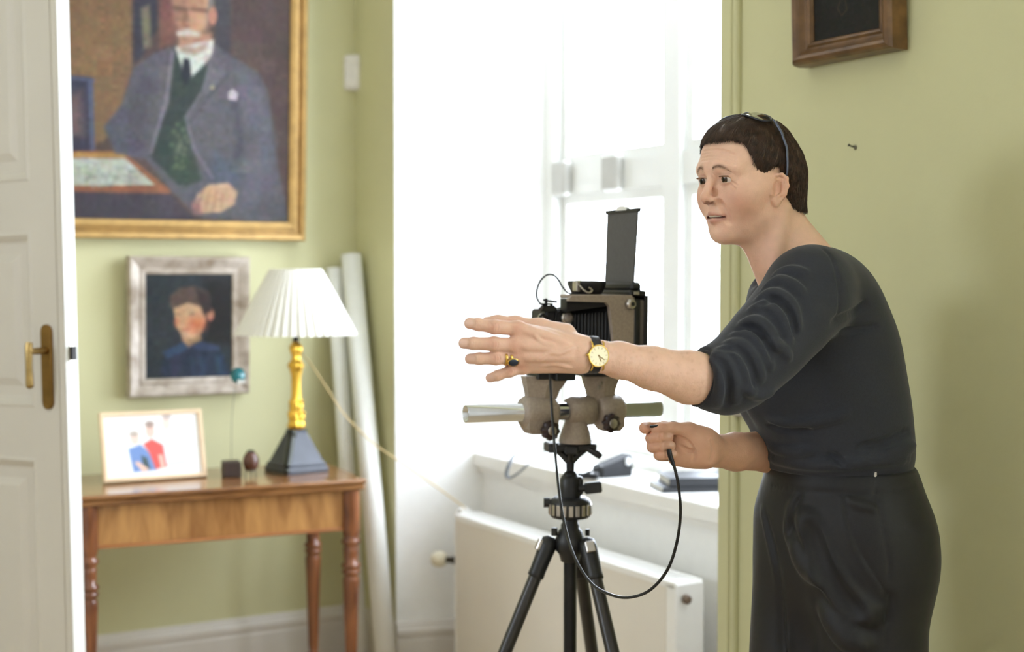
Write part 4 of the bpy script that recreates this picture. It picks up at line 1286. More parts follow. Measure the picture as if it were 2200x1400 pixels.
b = MB(); b.bbox(XS + 0.002, XS + 0.010, -hw - 0.006, hw + 0.006, vz(455), vz(446), 0.001); b.build('slide_handle', M_black, sl)
b = MB(); tab = [(-0.024, vz(449))] + [(-0.022 * math.cos(PI * k / 10), vz(447) + 0.008 * math.sin(PI * k / 10)) for k in range(11)] + [(0.024, vz(449))]
b.rings([[(XS + 0.0010, y, z) for y, z in tab], [(XS + 0.0110, y, z) for y, z in tab]]); b.build('slide_tab', mat('white_tab', 'F2F2F0', rough=0.5), sl)
# round finder lying on top
b = MB()
b.lathe([(0.030, vz(633)), (0.034, vz(626)), (0.0395, vz(612)), (0.040, vz(606)), (0.038, vz(603)), (0.020, vz(602)), (0.001, vz(602))], n=40, c=(vx(1248), -0.006, 0)); fi = b.build('round_finder', M_black, vc)
b = MB(); b.bbox(vx(1211), vx(1220), -0.038, -0.018, vz(626), vz(604), 0.002); b.tube(catmull([(vx(1216), -0.04, vz(612)), (vx(1222), -0.046, vz(622)), (vx(1232), -0.048, vz(628)), (vx(1240), -0.047, vz(623)), (vx(1233), -0.046, vz(617))], 5), 0.0022, n=8); b.build('finder_clip', M_silver2, fi)
# shutter cable looping from lens to finder
b = MB()
loop = [(1165, 657, -0.034), (1150, 650, -0.034), (1143, 632, -0.036), (1149, 608, -0.038), (1162, 593, -0.04), (1176, 591, -0.042), (1187, 600, -0.044), (1197, 616, -0.046), (1210, 629, -0.046), (1232, 633, -0.046)]
b.tube(catmull([(vxn(x, y), y, vz(z)) for x, z, y in loop], 6), 0.0017, n=8); b.build('sync_cable', M_rubber, vc)

# ================================================================== CABLE RELEASE from camera to hand
M_cable = mat('black_cable', '141416', rough=0.35)
cpts = [(1178, 700, 2.86), (1180, 760, 2.80), (1183, 830, 2.80), (1187, 900, 2.79), (1194, 985, 2.76), (1203, 1070, 2.72), (1216, 1140, 2.68), (1236, 1200, 2.62), (1270, 1252, 2.56), (1310, 1276, 2.52), (1350, 1283, 2.48), (1395, 1268, 2.45), (1433, 1225, 2.42), (1454, 1165, 2.40), (1462, 1100, 2.38), (1457, 1040, 2.37), (1448, 1000, 2.365), (1440, 980, 2.365)]
cw = [P(*c) for c in cpts]
cr = thing('cable_release', 'long black cable release hanging in a loop from the camera to her lower hand', 'cable', cw[0])
b = MB(); b.tube([p - cw[0] for p in catmull(cw, 6)], 0.0027, n=8); b.build('cable', M_cable, cr)
b = MB(); b.tube([p - cw[0] for p in (cw[-2], cw[-1], P(1437, 965, 2.365))], [0.003, 0.0042, 0.0042], n=10); b.build('cable_end_sleeve', M_blackm, cr)
b = MB(); b.tube([p - cw[0] for p in (P(1440, 915, 2.373), P(1418, 915, 2.372), P(1396, 916, 2.372))], [0.0030, 0.0026, 0.0022], n=10); b.build('plunger', M_blackm, cr)
# ================================================================== DISTANCE-FIELD MODELLING (body, clothes, hair)
class SDF:
    def __init__(self, lo, hi, h):
        self.lo = np.array(lo, float); self.h = h
        n = np.ceil((np.array(hi, float) - self.lo) / h).astype(int) + 1
        self.n = n
        self.ax = [(self.lo[i] + np.arange(n[i]) * h).astype(np.float32) for i in range(3)]
        self.F = np.full(tuple(n), 0.25, np.float32)

    def _sl(self, lo, hi, m):
        s = []
        for i in range(3):
            a = int(max(0, math.floor((lo[i] - m - self.lo[i]) / self.h)))
            b = int(min(self.n[i], math.ceil((hi[i] + m - self.lo[i]) / self.h) + 1))
            if b <= a:
                return None
            s.append(slice(a, b))
        return tuple(s)

    def _xyz(self, sl):
        return (self.ax[0][sl[0]][:, None, None], self.ax[1][sl[1]][None, :, None], self.ax[2][sl[2]][None, None, :])

    def _comb(self, sl, d, k, sub):
        a = self.F[sl]
        d = d.astype(np.float32)
        if sub:
            d = -d
            if k > 0:
                hh = np.maximum(k - np.abs(a - d), 0) / k
                self.F[sl] = np.maximum(a, d) + hh * hh * k * 0.25
            else:
                self.F[sl] = np.maximum(a, d)
        else:
            if k > 0:
                hh = np.maximum(k - np.abs(a - d), 0) / k
                self.F[sl] = np.minimum(a, d) - hh * hh * k * 0.25
            else:
                self.F[sl] = np.minimum(a, d)

    def ell(self, c, r, k=0.01, R=None, sub=False):
        """ellipsoid; R = 3x3 rows are its axes"""
        c = np.array(c, float)
        r = (r, r, r) if isinstance(r, (int, float)) else r
        m = max(r)
        sl = self._sl(c - m, c + m, k + 3 * self.h)
        if sl is None:
            return self
        X, Y, Z = self._xyz(sl)
        x, y, z = X - c[0], Y - c[1], Z - c[2]
        if R is not None:
            R = np.array(R)
            x, y, z = (R[0, 0] * x + R[0, 1] * y + R[0, 2] * z, R[1, 0] * x + R[1, 1] * y + R[1, 2] * z, R[2, 0] * x + R[2, 1] * y + R[2, 2] * z)
        k0 = np.sqrt((x / r[0]) ** 2 + (y / r[1]) ** 2 + (z / r[2]) ** 2)
        k1 = np.sqrt((x / r[0] ** 2) ** 2 + (y / r[1] ** 2) ** 2 + (z / r[2] ** 2) ** 2) + 1e-9
        self._comb(sl, k0 * (k0 - 1) / k1, k, sub)
        return self

    def cap(self, a, b, ra, rb=None, k=0.01, sub=False, flat=None):
        """tapered capsule; flat = (direction, factor) squashes it along a direction"""
        a, b = np.array(a, float), np.array(b, float)
        rb = ra if rb is None else rb
        m = max(ra, rb)
        sl = self._sl(np.minimum(a, b) - m, np.maximum(a, b) + m, k + 3 * self.h)
        if sl is None:
            return self
        X, Y, Z = self._xyz(sl)
        d = b - a
        L2 = float(d @ d) + 1e-12
        x, y, z = X - a[0], Y - a[1], Z - a[2]
        t = np.clip((x * d[0] + y * d[1] + z * d[2]) / L2, 0, 1)
        x, y, z = x - t * d[0], y - t * d[1], z - t * d[2]
        if flat is not None:
            w, f = np.array(flat[0], float), flat[1]
            w = w / np.linalg.norm(w)
            q_ = x * w[0] + y * w[1] + z * w[2]
            e = (1 / f - 1) * q_
            x, y, z = x + e * w[0], y + e * w[1], z + e * w[2]
        self._comb(sl, np.sqrt(x * x + y * y + z * z) - (ra + (rb - ra) * t), k, sub)
        return self

    def tube(self, pts, rs, k=0.01, sub=False, flat=None):
        rs = rs if isinstance(rs, (list, tuple, np.ndarray)) else [rs] * len(pts)
        for i in range(len(pts) - 1):
            self.cap(pts[i], pts[i + 1], rs[i], rs[i + 1], k if i == 0 or k < 0.002 else k, sub, flat)
        return self

    def half(self, p, nrm, k=0.0):
        """cut away everything on the side the normal points to"""
        nrm = np.array(nrm, float); nrm /= np.linalg.norm(nrm)
        X, Y, Z = self._xyz((slice(None),) * 3)
        d = (X - p[0]) * nrm[0] + (Y - p[1]) * nrm[1] + (Z - p[2]) * nrm[2]
        self._comb((slice(None),) * 3, -d, k, True)
        return self

    def sample(self, p):
        q_ = (np.asarray(p, float) - self.lo) / self.h
        q_ = np.clip(q_, 0, self.n - 1.001)
        i = np.floor(q_).astype(int); f = q_ - i
        r = 0
        for dx in (0, 1):
            for dy in (0, 1):
                for dz in (0, 1):
                    w = (f[..., 0] if dx else 1 - f[..., 0]) * (f[..., 1] if dy else 1 - f[..., 1]) * (f[..., 2] if dz else 1 - f[..., 2])
                    r = r + w * self.F[i[..., 0] + dx, i[..., 1] + dy, i[..., 2] + dz]
        return r

    def hit(self, px, py, d0, d1, M=None):
        """first surface point met from the front on a line of sight"""
        ts = np.arange(d0, d1, self.h * 0.5)
        a, b = np.array(P(px, py, 0)), np.array(P(px, py, 1))
        pts = a + ts[:, None] * (b - a)
        if M is not None:
            pts = pts @ M[:, :3].T + M[:, 3]
        v = self.sample(pts)
        j = np.where((v[1:] < 0) & (v[:-1] >= 0))[0]
        if len(j) == 0:
            return None
        j = j[0]
        f = v[j] / (v[j] - v[j + 1])
        return pts[j] + f * (pts[j + 1] - pts[j])

    def stroke(self, pix, r, k, d0, d1, sub=False, sink=0.0, M=None, n=6):
        """a raised fold (or a groove, sub=True) along a line drawn over the surface"""
        pp = catmull([(x, y, 0) for x, y in pix], n)
        pts = [self.hit(p.x, p.y, d0, d1, M) for p in pp]
        pts = [p for p in pts if p is not None]
        if len(pts) < 2:
            return self
        g = []
        for p in pts:
            e = self.h
            gr = np.array([self.sample(p + np.eye(3)[i] * e) - self.sample(p - np.eye(3)[i] * e) for i in range(3)])
            g.append(gr / (np.linalg.norm(gr) + 1e-9))
        pts = [p - gg * sink for p, gg in zip(pts, g)]
        m = len(pts)
        rs = [r * (0.35 + 0.65 * math.sin(PI * min(1, max(0, (i + 0.5) / m))) ** 0.6) for i in range(m)]
        return self.tube(pts, rs, k, sub)

    def mesh(self):
        """surface nets -> verts (n,3), quads (m,4)"""
        F = self.F
        S = F < 0
        nx, ny, nz = F.shape
        c = np.zeros((nx - 1, ny - 1, nz - 1), np.uint8)
        for dx in (0, 1):
            for dy in (0, 1):
                for dz in (0, 1):
                    c += S[dx:nx - 1 + dx, dy:ny - 1 + dy, dz:nz - 1 + dz]
        act = (c > 0) & (c < 8)
        idx = np.full(act.shape, -1, np.int64)
        I = np.argwhere(act)
        idx[act] = np.arange(len(I))
        acc = np.zeros((len(I), 3)); cnt = np.zeros(len(I))
        cor = [(0, 0, 0), (1, 0, 0), (0, 1, 0), (1, 1, 0), (0, 0, 1), (1, 0, 1), (0, 1, 1), (1, 1, 1)]
        V = [F[I[:, 0] + a, I[:, 1] + b, I[:, 2] + d] for a, b, d in cor]
        for i in range(8):
            for ax in range(3):
                if cor[i][ax] == 0:
                    j = i + (1, 2, 4)[ax]
                    va, vb = V[i], V[j]
                    m = (va < 0) != (vb < 0)
                    t = np.where(m, va / np.where(m, va - vb, 1), 0)
                    p = np.array(cor[i], float)[None, :].repeat(len(I), 0)
                    p[:, ax] += t
                    acc[m] += p[m]; cnt[m] += 1
        v = (I + acc / np.maximum(cnt, 1)[:, None]) * self.h + self.lo
        quads = []
        for ax in range(3):
            A = [slice(0, -1) if i == ax else slice(1, -1) for i in range(3)]
            B = [slice(1, None) if i == ax else slice(1, -1) for i in range(3)]
            s0_, s1_ = S[tuple(A)], S[tuple(B)]
            e = np.argwhere(s0_ != s1_)
            fl = s0_[tuple(e.T)]
            base = e.copy()
            for i in range(3):
                if i != ax:
                    base[:, i] += 1
            b1, b2 = [(1, 2), (2, 0), (0, 1)][ax]
            def off(o1, o2):
                q_ = base.copy(); q_[:, b1] -= o1; q_[:, b2] -= o2
                return idx[tuple(q_.T)]
            q0, q1, q2, q3 = off(1, 1), off(0, 1), off(0, 0), off(1, 0)
            qd = np.stack([q0, q1, q2, q3], 1)
            qd[~fl] = qd[~fl][:, ::-1]
            quads.append(qd)
        f = np.concatenate(quads)
        return v, f[(f >= 0).all(1)]


def smooth_verts(v, f, it=2, lam=0.5):
    e = np.concatenate([f[:, [0, 1]], f[:, [1, 2]], f[:, [2, 3]], f[:, [3, 0]]])
    for _ in range(it):
        s = np.zeros_like(v); c = np.zeros(len(v))
        np.add.at(s, e[:, 0], v[e[:, 1]]); np.add.at(c, e[:, 0], 1)
        np.add.at(s, e[:, 1], v[e[:, 0]]); np.add.at(c, e[:, 1], 1)
        v = v + lam * (s / np.maximum(c, 1)[:, None] - v)
    return v


def np_mesh(name, v, f, m, parent=None, origin=None, smooth=True, color=None):
    me = bpy.data.meshes.new(name)
    vv = np.asarray(v, float)
    if origin is not None:
        vv = vv - np.array(origin)
    me.vertices.add(len(vv)); me.vertices.foreach_set('co', vv.reshape(-1).astype(np.float32))
    f = np.asarray(f); k = f.shape[1]
    me.loops.add(f.size); me.loops.foreach_set('vertex_index', f.reshape(-1).astype(np.int32))
    me.polygons.add(len(f)); me.polygons.foreach_set('loop_start', (np.arange(len(f)) * k).astype(np.int32))
    me.polygons.foreach_set('use_smooth', np.full(len(f), smooth))
    me.materials.append(m)
    me.update(calc_edges=True); me.validate()
    if color is not None:
        ca = me.color_attributes.new('tint', 'FLOAT_COLOR', 'POINT')
        ca.data.foreach_set('color', np.concatenate([color, np.ones((len(color), 1))], 1).reshape(-1).astype(np.float32))
    return link(name, me, parent, origin if parent is None else None)


def npP(px, py, D):
    return np.array(P(px, py, D))
# ================================================================== THE WOMAN
M_skin = mat('skin', 'FFFFFF', rough=0.5, var=0.08, scale=70, attr='tint', bump=0.25, bump_scale=420, sss=0.25, spec=0.4)
M_shirt = mat('charcoal_jersey', '262830', rough=0.85, var=0.10, scale=260, bump=0.3, bump_scale=700, sheen=0.15)
M_trouser = mat('black_satin_twill', '151417', rough=0.54, var=0.12, scale=200, bump=0.2, bump_scale=1200, sheen=0.12, spec=0.38)
M_hair = mat('dark_brown_hair', '33251C', col2='553F31', rough=0.42, scale=90, spec=0.45)
SKIN = np.array(lin('DFB69E'))

# frames: rows = forward, left (towards the camera side), up
def frame_yaw(deg, pitch=0.0):
    a = math.radians(deg)
    f = np.array([-math.cos(a), -math.sin(a), 0.0]); l = np.array([math.sin(a), -math.cos(a), 0.0]); u = np.array([0, 0, 1.0])
    p = math.radians(pitch)
    f2 = f * math.cos(p) - u * math.sin(p); u2 = u * math.cos(p) + f * math.sin(p)
    return np.array([f2, l, u2])


RH = frame_yaw(32.5, 7.0)
OH = npP(1618, 394, 2.46)
RT_ = frame_yaw(30)


def h2w(p):
    return np.asarray(p) @ RH + OH


def w2h(p):
    return (np.asarray(p) - OH) @ RH.T


MH = np.concatenate([RH, (-RH @ OH)[:, None]], 1)     # world -> head

BASE = Vector((float(npP(1830, 1400, 2.5)[0]), float(npP(1830, 1400, 2.5)[1]), 0.0))
ORIG = (BASE.x, BASE.y, 0.0)

# ------------------------------------------------------------------ head and neck (head frame: f, l, u)
hd_ = SDF((-0.19, -0.15, -0.26), (0.135, 0.185, 0.135), 0.0012)
S2 = (1, -1)
hd_.ell((0.000, 0, 0.042), (0.069, 0.069, 0.066), 0.02)
hd_.ell((0.038, 0, 0.048), (0.053, 0.061, 0.047), 0.03)
hd_.ell((0.040, 0, -0.012), (0.050, 0.055, 0.062), 0.03)
hd_.ell((0.036, 0, -0.052), (0.046, 0.050, 0.036), 0.03)
for s in S2:
    hd_.cap((0.012, 0.050 * s, -0.045), (0.066, 0.017 * s, -0.076), 0.017, 0.015, 0.025)
    hd_.cap((0.058, 0.047 * s, -0.010), (0.020, 0.060 * s, -0.004), 0.017, 0.014, 0.03)
    hd_.cap((0.0865, 0.012 * s, 0.031), (0.074, 0.044 * s, 0.032), 0.0095, 0.009, 0.018)
hd_.ell((0.0775, 0, -0.077), (0.0175, 0.019, 0.0155), 0.022)
hd_.ell((0.066, 0, -0.044), (0.027, 0.034, 0.026), 0.02)
for s in S2:
    hd_.ell((0.0995, 0.0290 * s, 0.014), (0.0150, 0.0185, 0.0105), 0.012, sub=True)
    hd_.ell((0.0790, 0.0285 * s, 0.0140), (0.0142, 0.0155, 0.0135), 0.006)
    hd_.ell((0.059, 0.038 * s, -0.024), (0.024, 0.020, 0.024), 0.022)
# nose
hd_.cap((0.0905, 0, 0.022), (0.1085, 0, -0.011), 0.0060, 0.0074, 0.008)
hd_.ell((0.1090, 0, -0.0152), (0.0098, 0.0080, 0.0082), 0.006)
for s in S2:
    hd_.ell((0.0990, 0.0098 * s, -0.0208), (0.0092, 0.0048, 0.0062), 0.007)
    hd_.ell((0.1045, 0.0076 * s, -0.0268), (0.0066, 0.0040, 0.0052), 0.0015, sub=True)
hd_.cap((0.097, 0, -0.030), (0.0985, 0, -0.039), 0.004, 0.004, 0.008)
# mouth, a little open
for s in S2:
    hd_.cap((0.0985, 0.003 * s, -0.0420), (0.086, 0.0225 * s, -0.0485), 0.0046, 0.0024, 0.005)
    hd_.cap((0.0970, 0.0, -0.0560), (0.085, 0.0205 * s, -0.0510), 0.0058, 0.0028, 0.005)
    for df in (-0.0025, 0.0010, 0.0045):
        hd_.tube([(0.1010 + df, 0.0, -0.0484), (0.0995 + df, 0.007 * s, -0.0485), (0.0955 + df, 0.014 * s, -0.0490), (0.0890 + df, 0.0205 * s, -0.0502)], [0.0030, 0.0028, 0.0022, 0.0010], 0.0008, sub=True)
hd_.cap((0.104, -0.014, -0.0660), (0.104, 0.014, -0.0660), 0.0055, 0.0055, 0.010, sub=True)
# eyelid openings
for s in S2:
    hd_.cap((0.0920, 0.0185 * s, 0.0136), (0.0890, 0.0385 * s, 0.0122), 0.0055, 0.0044, 0.0012, sub=True, flat=((0, 0, 1), 0.92))
    hd_.tube([(0.0975, 0.018 * s, 0.0210), (0.0970, 0.028 * s, 0.0236), (0.0905, 0.041 * s, 0.0208)], 0.0011, 0.003, sub=True)
    hd_.tube([(0.0930, 0.020 * s, 0.0035), (0.0930, 0.028 * s, 0.0005), (0.0870, 0.040 * s, 0.0040)], 0.0010, 0.005, sub=True)
# neck
nb = w2h(npP(1704, 566, 2.475)); nt_ = w2h(npP(1656, 448, 2.465))
hd_.cap(nt_, nb, 0.046, 0.056, 0.022)
hd_.cap(w2h(npP(1660, 420, 2.465)), w2h(npP(1700, 556, 2.48)), 0.026, 0.034, 0.02)          # nape
hd_.cap(w2h(npP(1612, 500, 2.44)), w2h(npP(1660, 600, 2.45)), 0.020, 0.026, 0.03)          # throat
hd_.cap(w2h(npP(1678, 452, 2.415)), w2h(npP(1665, 575, 2.412)), 0.010, 0.010, 0.03)
hd_.cap(w2h(npP(1712, 532, 2.475)), w2h(npP(1752, 566, 2.435)), 0.034, 0.034, 0.03)          # neck muscle
hd_.cap(w2h(npP(1712, 560, 2.48)), w2h(npP(1760, 605, 2.41)), 0.043, 0.042, 0.03)          # trapezius
hd_.cap(w2h(npP(1705, 600, 2.49)), w2h(npP(1695, 645, 2.58)), 0.045, 0.045, 0.03)
# ears
for s in S2:
    c = np.array((0.013, 0.0725 * s, -0.013))
    a = math.radians(28)
    ef = np.array((math.cos(a), 0.0, 0.0)) ; e1 = np.array((math.cos(a), -math.sin(a) * s, 0.12)); e1 /= np.linalg.norm(e1)
    e3 = np.array((-0.16, 0, 1.0)); e3 -= e1 * (e3 @ e1); e3 /= np.linalg.norm(e3)
    e2 = np.cross(e3, e1) * 1.0
    if e2[1] * s < 0:
        e2 = -e2
    Re = np.array([e1, e2, e3])
    def E(x, y, z):
        return c + e1 * x + e2 * y + e3 * z
    hd_.ell(E(-0.001, 0.000, 0.002), (0.0150, 0.0050, 0.0245), 0.004, R=Re)
    hd_.ell(E(0.001, 0.0055, -0.001), (0.0095, 0.0050, 0.0150), 0.003, R=Re, sub=True)
    hd_.tube([E(0.011, 0.003, 0.004), E(0.011, 0.005, 0.016), E(0.004, 0.0055, 0.0240), E(-0.006, 0.0055, 0.0250), E(-0.0145, 0.005, 0.019), E(-0.0165, 0.004, 0.006), E(-0.0125, 0.003, -0.008), E(-0.006, 0.003, -0.017)], 0.0028, 0.003)
    hd_.tube([E(-0.008, 0.0035, 0.016), E(-0.0095, 0.004, 0.006), E(-0.007, 0.004, -0.008), E(0.001, 0.004, -0.012)], 0.0024, 0.003)
    hd_.ell(E(0.002, 0.001, -0.0205), (0.0075, 0.0042, 0.0085), 0.004, R=Re)
    hd_.cap(E(0.012, 0.001, 0.003), E(0.011, 0.003, -0.008), 0.0042, 0.0042, 0.004)
    hd_.cap(E(0.010, -0.006, 0.012), E(0.008, -0.006, -0.014), 0.007, 0.006, 0.006)
# creases: forehead, nose-to-mouth, crow's feet
def hs(pix, r=0.0012, k=0.004, sub=True, sink=0.0):
    hd_.stroke(pix, r, k, 2.2, 2.6, sub, sink, M=MH)
for dy in (0, 7, 14, 20):
    hs([(1508, 325 + dy), (1530, 322 + dy), (1556, 325 + dy), (1580, 334 + dy)], 0.0013, 0.004)
nost = [hd_.hit(x, y, 2.2, 2.6, MH) for x, y in ((1520, 434), (1526, 435.5), (1532, 434.5))]
nost = [p for p in nost if p is not None]
hs([(1517, 434), (1526, 436), (1536, 433)], 0.0021, 0.001, True, -0.0003)
hs([(1541, 430), (1552, 444), (1560, 460), (1566, 478)], 0.0011, 0.008)
hs([(1567, 388), (1584, 398)], 0.0008, 0.003); hs([(1566, 393), (1580, 406)], 0.0008, 0.003)
vH, fH = hd_.mesh()
loc = vH.copy()
vH = h2w(vH)
# colour: base skin, lips, cheeks, nose, ears, brows; shade of creases and openings painted in
def blob(p, c, r):
    d = (p - np.array(c)) / np.array(r)
    return np.exp(-(d * d).sum(1))
def mixc(col, w, c):
    w = np.clip(w, 0, 1)[:, None]
    return col * (1 - w) + np.array(lin(c)) * w
colH = np.repeat(np.array(lin('E8BEA6'))[None], len(loc), 0)  # face base paler than the arm's: extra light put into the skin colour
ml = loc.copy(); ml[:, 1] = np.abs(ml[:, 1])
colH = mixc(colH, 0.65 * blob(ml, (0.072, 0.045, -0.024), (0.03, 0.022, 0.022)), 'C98A72')
colH = mixc(colH, 0.40 * blob(ml, (0.112, 0, -0.016), (0.015, 0.016, 0.014)), 'C88A74')
colH = mixc(colH, 0.25 * blob(ml, (0.062, 0.050, -0.045), (0.02, 0.014, 0.016)), 'B87A66')  # shade of the cheek dimple, put in as redder, darker skin
colH = mixc(colH, 0.35 * blob(ml, (0.07, 0.03, -0.06), (0.03, 0.03, 0.02)), 'CC967E')
colH = mixc(colH, 0.40 * blob(ml, (0.013, 0.078, -0.013), (0.02, 0.02, 0.035)), 'CF8F78')
lipd = np.minimum(np.abs(ml[:, 2] + 0.0420 + 0.29 * ml[:, 1]) / 0.0046, np.abs(ml[:, 2] + 0.0560 - 0.22 * ml[:, 1]) / 0.0058)
lip = np.clip(1.25 - lipd, 0, 1) * np.clip((0.0235 - ml[:, 1]) / 0.003, 0, 1) * (ml[:, 0] > 0.072) * (ml[:, 2] < -0.037) * (ml[:, 2] > -0.0625)
colH = mixc(colH, 0.65 * lip, 'B87A70')
slit = np.clip(1.3 - np.abs(ml[:, 2] + 0.0484 + 0.03 * ml[:, 1]) / 0.0028, 0, 1) * (ml[:, 1] < 0.020) * (ml[:, 0] > 0.075) * (ml[:, 0] < 0.1015 - 0.32 * ml[:, 1])
colH = mixc(colH, 0.9 * slit, '5A302C')  # shade inside the open mouth put into the colour
colH = mixc(colH, 0.45 * blob(ml, (0.090, 0.029, 0.013), (0.012, 0.017, 0.009)), 'B07F6C')
nos = blob(ml, (0.1030, 0.0078, -0.0258), (0.0065, 0.0042, 0.0040))
colH = mixc(colH, 0.8 * nos, '5A322A')  # shade inside the nostrils put into the colour
for p_ in nost:
    colH = mixc(colH, 0.85 * blob(loc, p_, (0.004, 0.0028, 0.0022)), '4E2A24')  # same painted nostril shade along the carved slit
lidline = np.clip(1 - np.abs(ml[:, 2] - 0.0188 + 8.0 * (ml[:, 1] - 0.029) ** 2) / 0.0016, 0, 1) * np.clip((0.0105 - np.abs(ml[:, 1] - 0.030)) / 0.003, 0, 1) * (ml[:, 0] > 0.075)
colH = mixc(colH, 0.85 * lidline, '3A2620')
tb = np.clip((ml[:, 1] - 0.012) / 0.029, 0, 1)
ub = 0.0310 + 0.0055 * np.sin(PI * np.minimum(1, tb * 0.85 + 0.12)) - 0.006 * tb ** 2 + 0.001
colH = mixc(colH, 0.62 * np.exp(-((ml[:, 2] - ub) / 0.0034) ** 2) * np.clip((ml[:, 1] - 0.009) / 0.004, 0, 1) * np.clip((0.044 - ml[:, 1]) / 0.014, 0, 1) * (ml[:, 0] > 0.05), '6E4C3A')
colH = mixc(colH, 0.30 * np.exp(-((ml[:, 2] - 0.0225) / 0.0022) ** 2) * np.clip((0.016 - np.abs(ml[:, 1] - 0.030)) / 0.006, 0, 1) * (ml[:, 0] > 0.07), '8A5A4A')  # shade in the upper lid crease put into the colour
colH = mixc(colH, 0.25 * blob(ml, (0.03, 0.03, -0.14), (0.05, 0.06, 0.05)), 'C58F74')

# ------------------------------------------------------------------ left arm (reaching out), hand
L_SH, L_EL, L_WR = npP(1748, 618, 2.335), npP(1562, 818, 2.235), npP(1268, 764, 2.13)
ar = SDF(np.minimum(npP(975, 690, 2.06), npP(985, 830, 2.12)) - 0.02, npP(1600, 690, 2.34) + np.array((0.02, 0.05, 0.06)), 0.00145)
lo_ = np.minimum.reduce([npP(975, 650, 2.02), npP(975, 900, 2.02), npP(1620, 900, 2.15)]); hi_ = np.maximum.reduce([npP(975, 650, 2.24), npP(1620, 720, 2.33), npP(1620, 900, 2.33)])
ar = SDF(lo_, hi_, 0.00125)
VIEW = np.array((0.0, 1.0, -0.0356))
K1 = 2.13 / FPX
pts = [(1580, 815, 2.25, 46), (1540, 816, 2.235, 53), (1480, 810, 2.205, 55), (1400, 790, 2.172, 45), (1330, 773, 2.148, 37), (1285, 765, 2.132, 31.5), (1255, 760, 2.122, 33)]
ar.tube([npP(a, b, c) for a, b, c, r in pts], [r * c / FPX for a, b, c, r in pts], 0.012, flat=(VIEW, 0.86))
# back of the hand: metacarpals
D0 = 2.108
def hp(px, py, dd=0.0):
    return npP(px, py, D0 + dd)
for (a, b, ra, rb) in (((1250, 745, 0.012), (1118, 707, 0.0), 21, 15.5), ((1250, 758, 0.010), (1110, 740, -0.003), 22, 16), ((1248, 770, 0.012), (1114, 768, 0.002), 21, 15), ((1242, 780, 0.016), (1128, 789, 0.012), 18, 13.5)):
    ar.cap(hp(*a), hp(*b), ra * K1, rb * K1, 0.016)
ar.cap(hp(1225, 735, 0.022), hp(1150, 718, 0.020), 20 * K1, 17 * K1, 0.014)
ar.cap(hp(1215, 760, 0.022), hp(1135, 755, 0.022), 24 * K1, 18 * K1, 0.014)
ar.cap(hp(1215, 778, 0.026), hp(1150, 782, 0.024), 15 * K1, 13 * K1, 0.012)
FING = {
    'index': [((1112, 706, 0.000), 15.5), ((1062, 702, -0.006), 15.0), ((1028, 697, -0.002), 13.2), ((1009, 694.5, 0.002), 12.2)],
    'middle': [((1106, 742, -0.002), 16), ((1062, 739, -0.010), 15.2), ((1018, 737.5, -0.007), 13.2), ((997, 737, -0.003), 12.2)],
    'ring': [((1108, 768, 0.003), 15), ((1066, 769, -0.004), 14.4), ((1030, 770, -0.002), 12.6), ((1010, 770.5, 0.002), 11.6)],
    'little': [((1124, 789, 0.012), 13), ((1096, 797, 0.008), 12.6), ((1070, 806, 0.010), 11.2), ((1053, 811.5, 0.013), 10.2)],
}
for nm, seg in FING.items():
    P_ = [hp(*s[0]) for s in seg]; R_ = [s[1] * K1 for s in seg]
    for i in range(3):
        ar.cap(P_[i], P_[i + 1], R_[i], R_[i + 1] * 1.02, 0.004 if i == 0 else 0.0025)
    for i in (1, 2):
        ar.ell(P_[i] + np.array((0, -0.0008, 0)), R_[i] * 1.04, 0.003)
    ar.ell(P_[0] + np.array((0, -0.001, 0)), R_[0] * 1.02, 0.006)
# thumb, behind the index finger
ar.tube([hp(1215, 716, 0.030), hp(1160, 703, 0.042), hp(1108, 694, 0.046), hp(1070, 691, 0.046), hp(1046, 689.5, 0.044)], [0.0155, 0.0125, 0.0098, 0.0088, 0.0068], 0.010)
# tendons, veins, knuckle creases, nails
def as_(pix, r, k, sub, sink=0.0):
    ar.stroke(pix, r, k, 2.0, 2.3, sub, sink)
as_([(1225, 742), (1180, 722), (1130, 708)], 0.0020, 0.010, False, 0.0018)
as_([(1225, 755), (1170, 746), (1125, 742)], 0.0020, 0.010, False, 0.0018)
as_([(1225, 768), (1180, 768), (1130, 768)], 0.0018, 0.010, False, 0.0017)
as_([(1232, 745), (1205, 758), (1180, 758), (1160, 775)], 0.0011, 0.005, False, 0.0008)
as_([(1150, 722), (1165, 735), (1190, 740)], 0.0010, 0.005, False, 0.0008)
as_([(1225, 790), (1195, 782), (1165, 785)], 0.0010, 0.005, False, 0.0008)
for (x, y, hgt) in ((1062, 702, 9), (1062, 739, 9), (1066, 769, 8), (1096, 797, 7)):
    for dx in (-7, -2.5, 2.5, 7):
        as_([(x + dx - 1.5, y - hgt), (x + dx + abs(dx) * 0.2, y), (x + dx - 1.5, y + hgt)], 0.00035, 0.0015, True)
for (x, y, hgt) in ((1028, 697, 7), (1018, 737.5, 7), (1030, 770, 6.5), (1070, 806, 6)):
    for dx in (-3, 1.5):
        as_([(x + dx, y - hgt), (x + dx + 1, y), (x + dx, y + hgt)], 0.00035, 0.0014, True)
nails = []
for (x, y, w, ang) in ((1007, 694, 8.5, -0.06), (995, 737, 8.5, 0.0), (1008, 770.5, 8.0, 0.03), (1051, 812, 7.0, 0.25)):
    q0 = ar.hit(x, y, 2.0, 2.3)
    if q0 is not None:
        nails.append((q0, w, ang))
        ar.stroke([(x + 11, y - w), (x + 13, y), (x + 11, y + w)], 0.0007, 0.0014, 2.0, 2.3, True)
vA, fA = ar.mesh()
colA = np.repeat(SKIN[None], len(vA), 0)
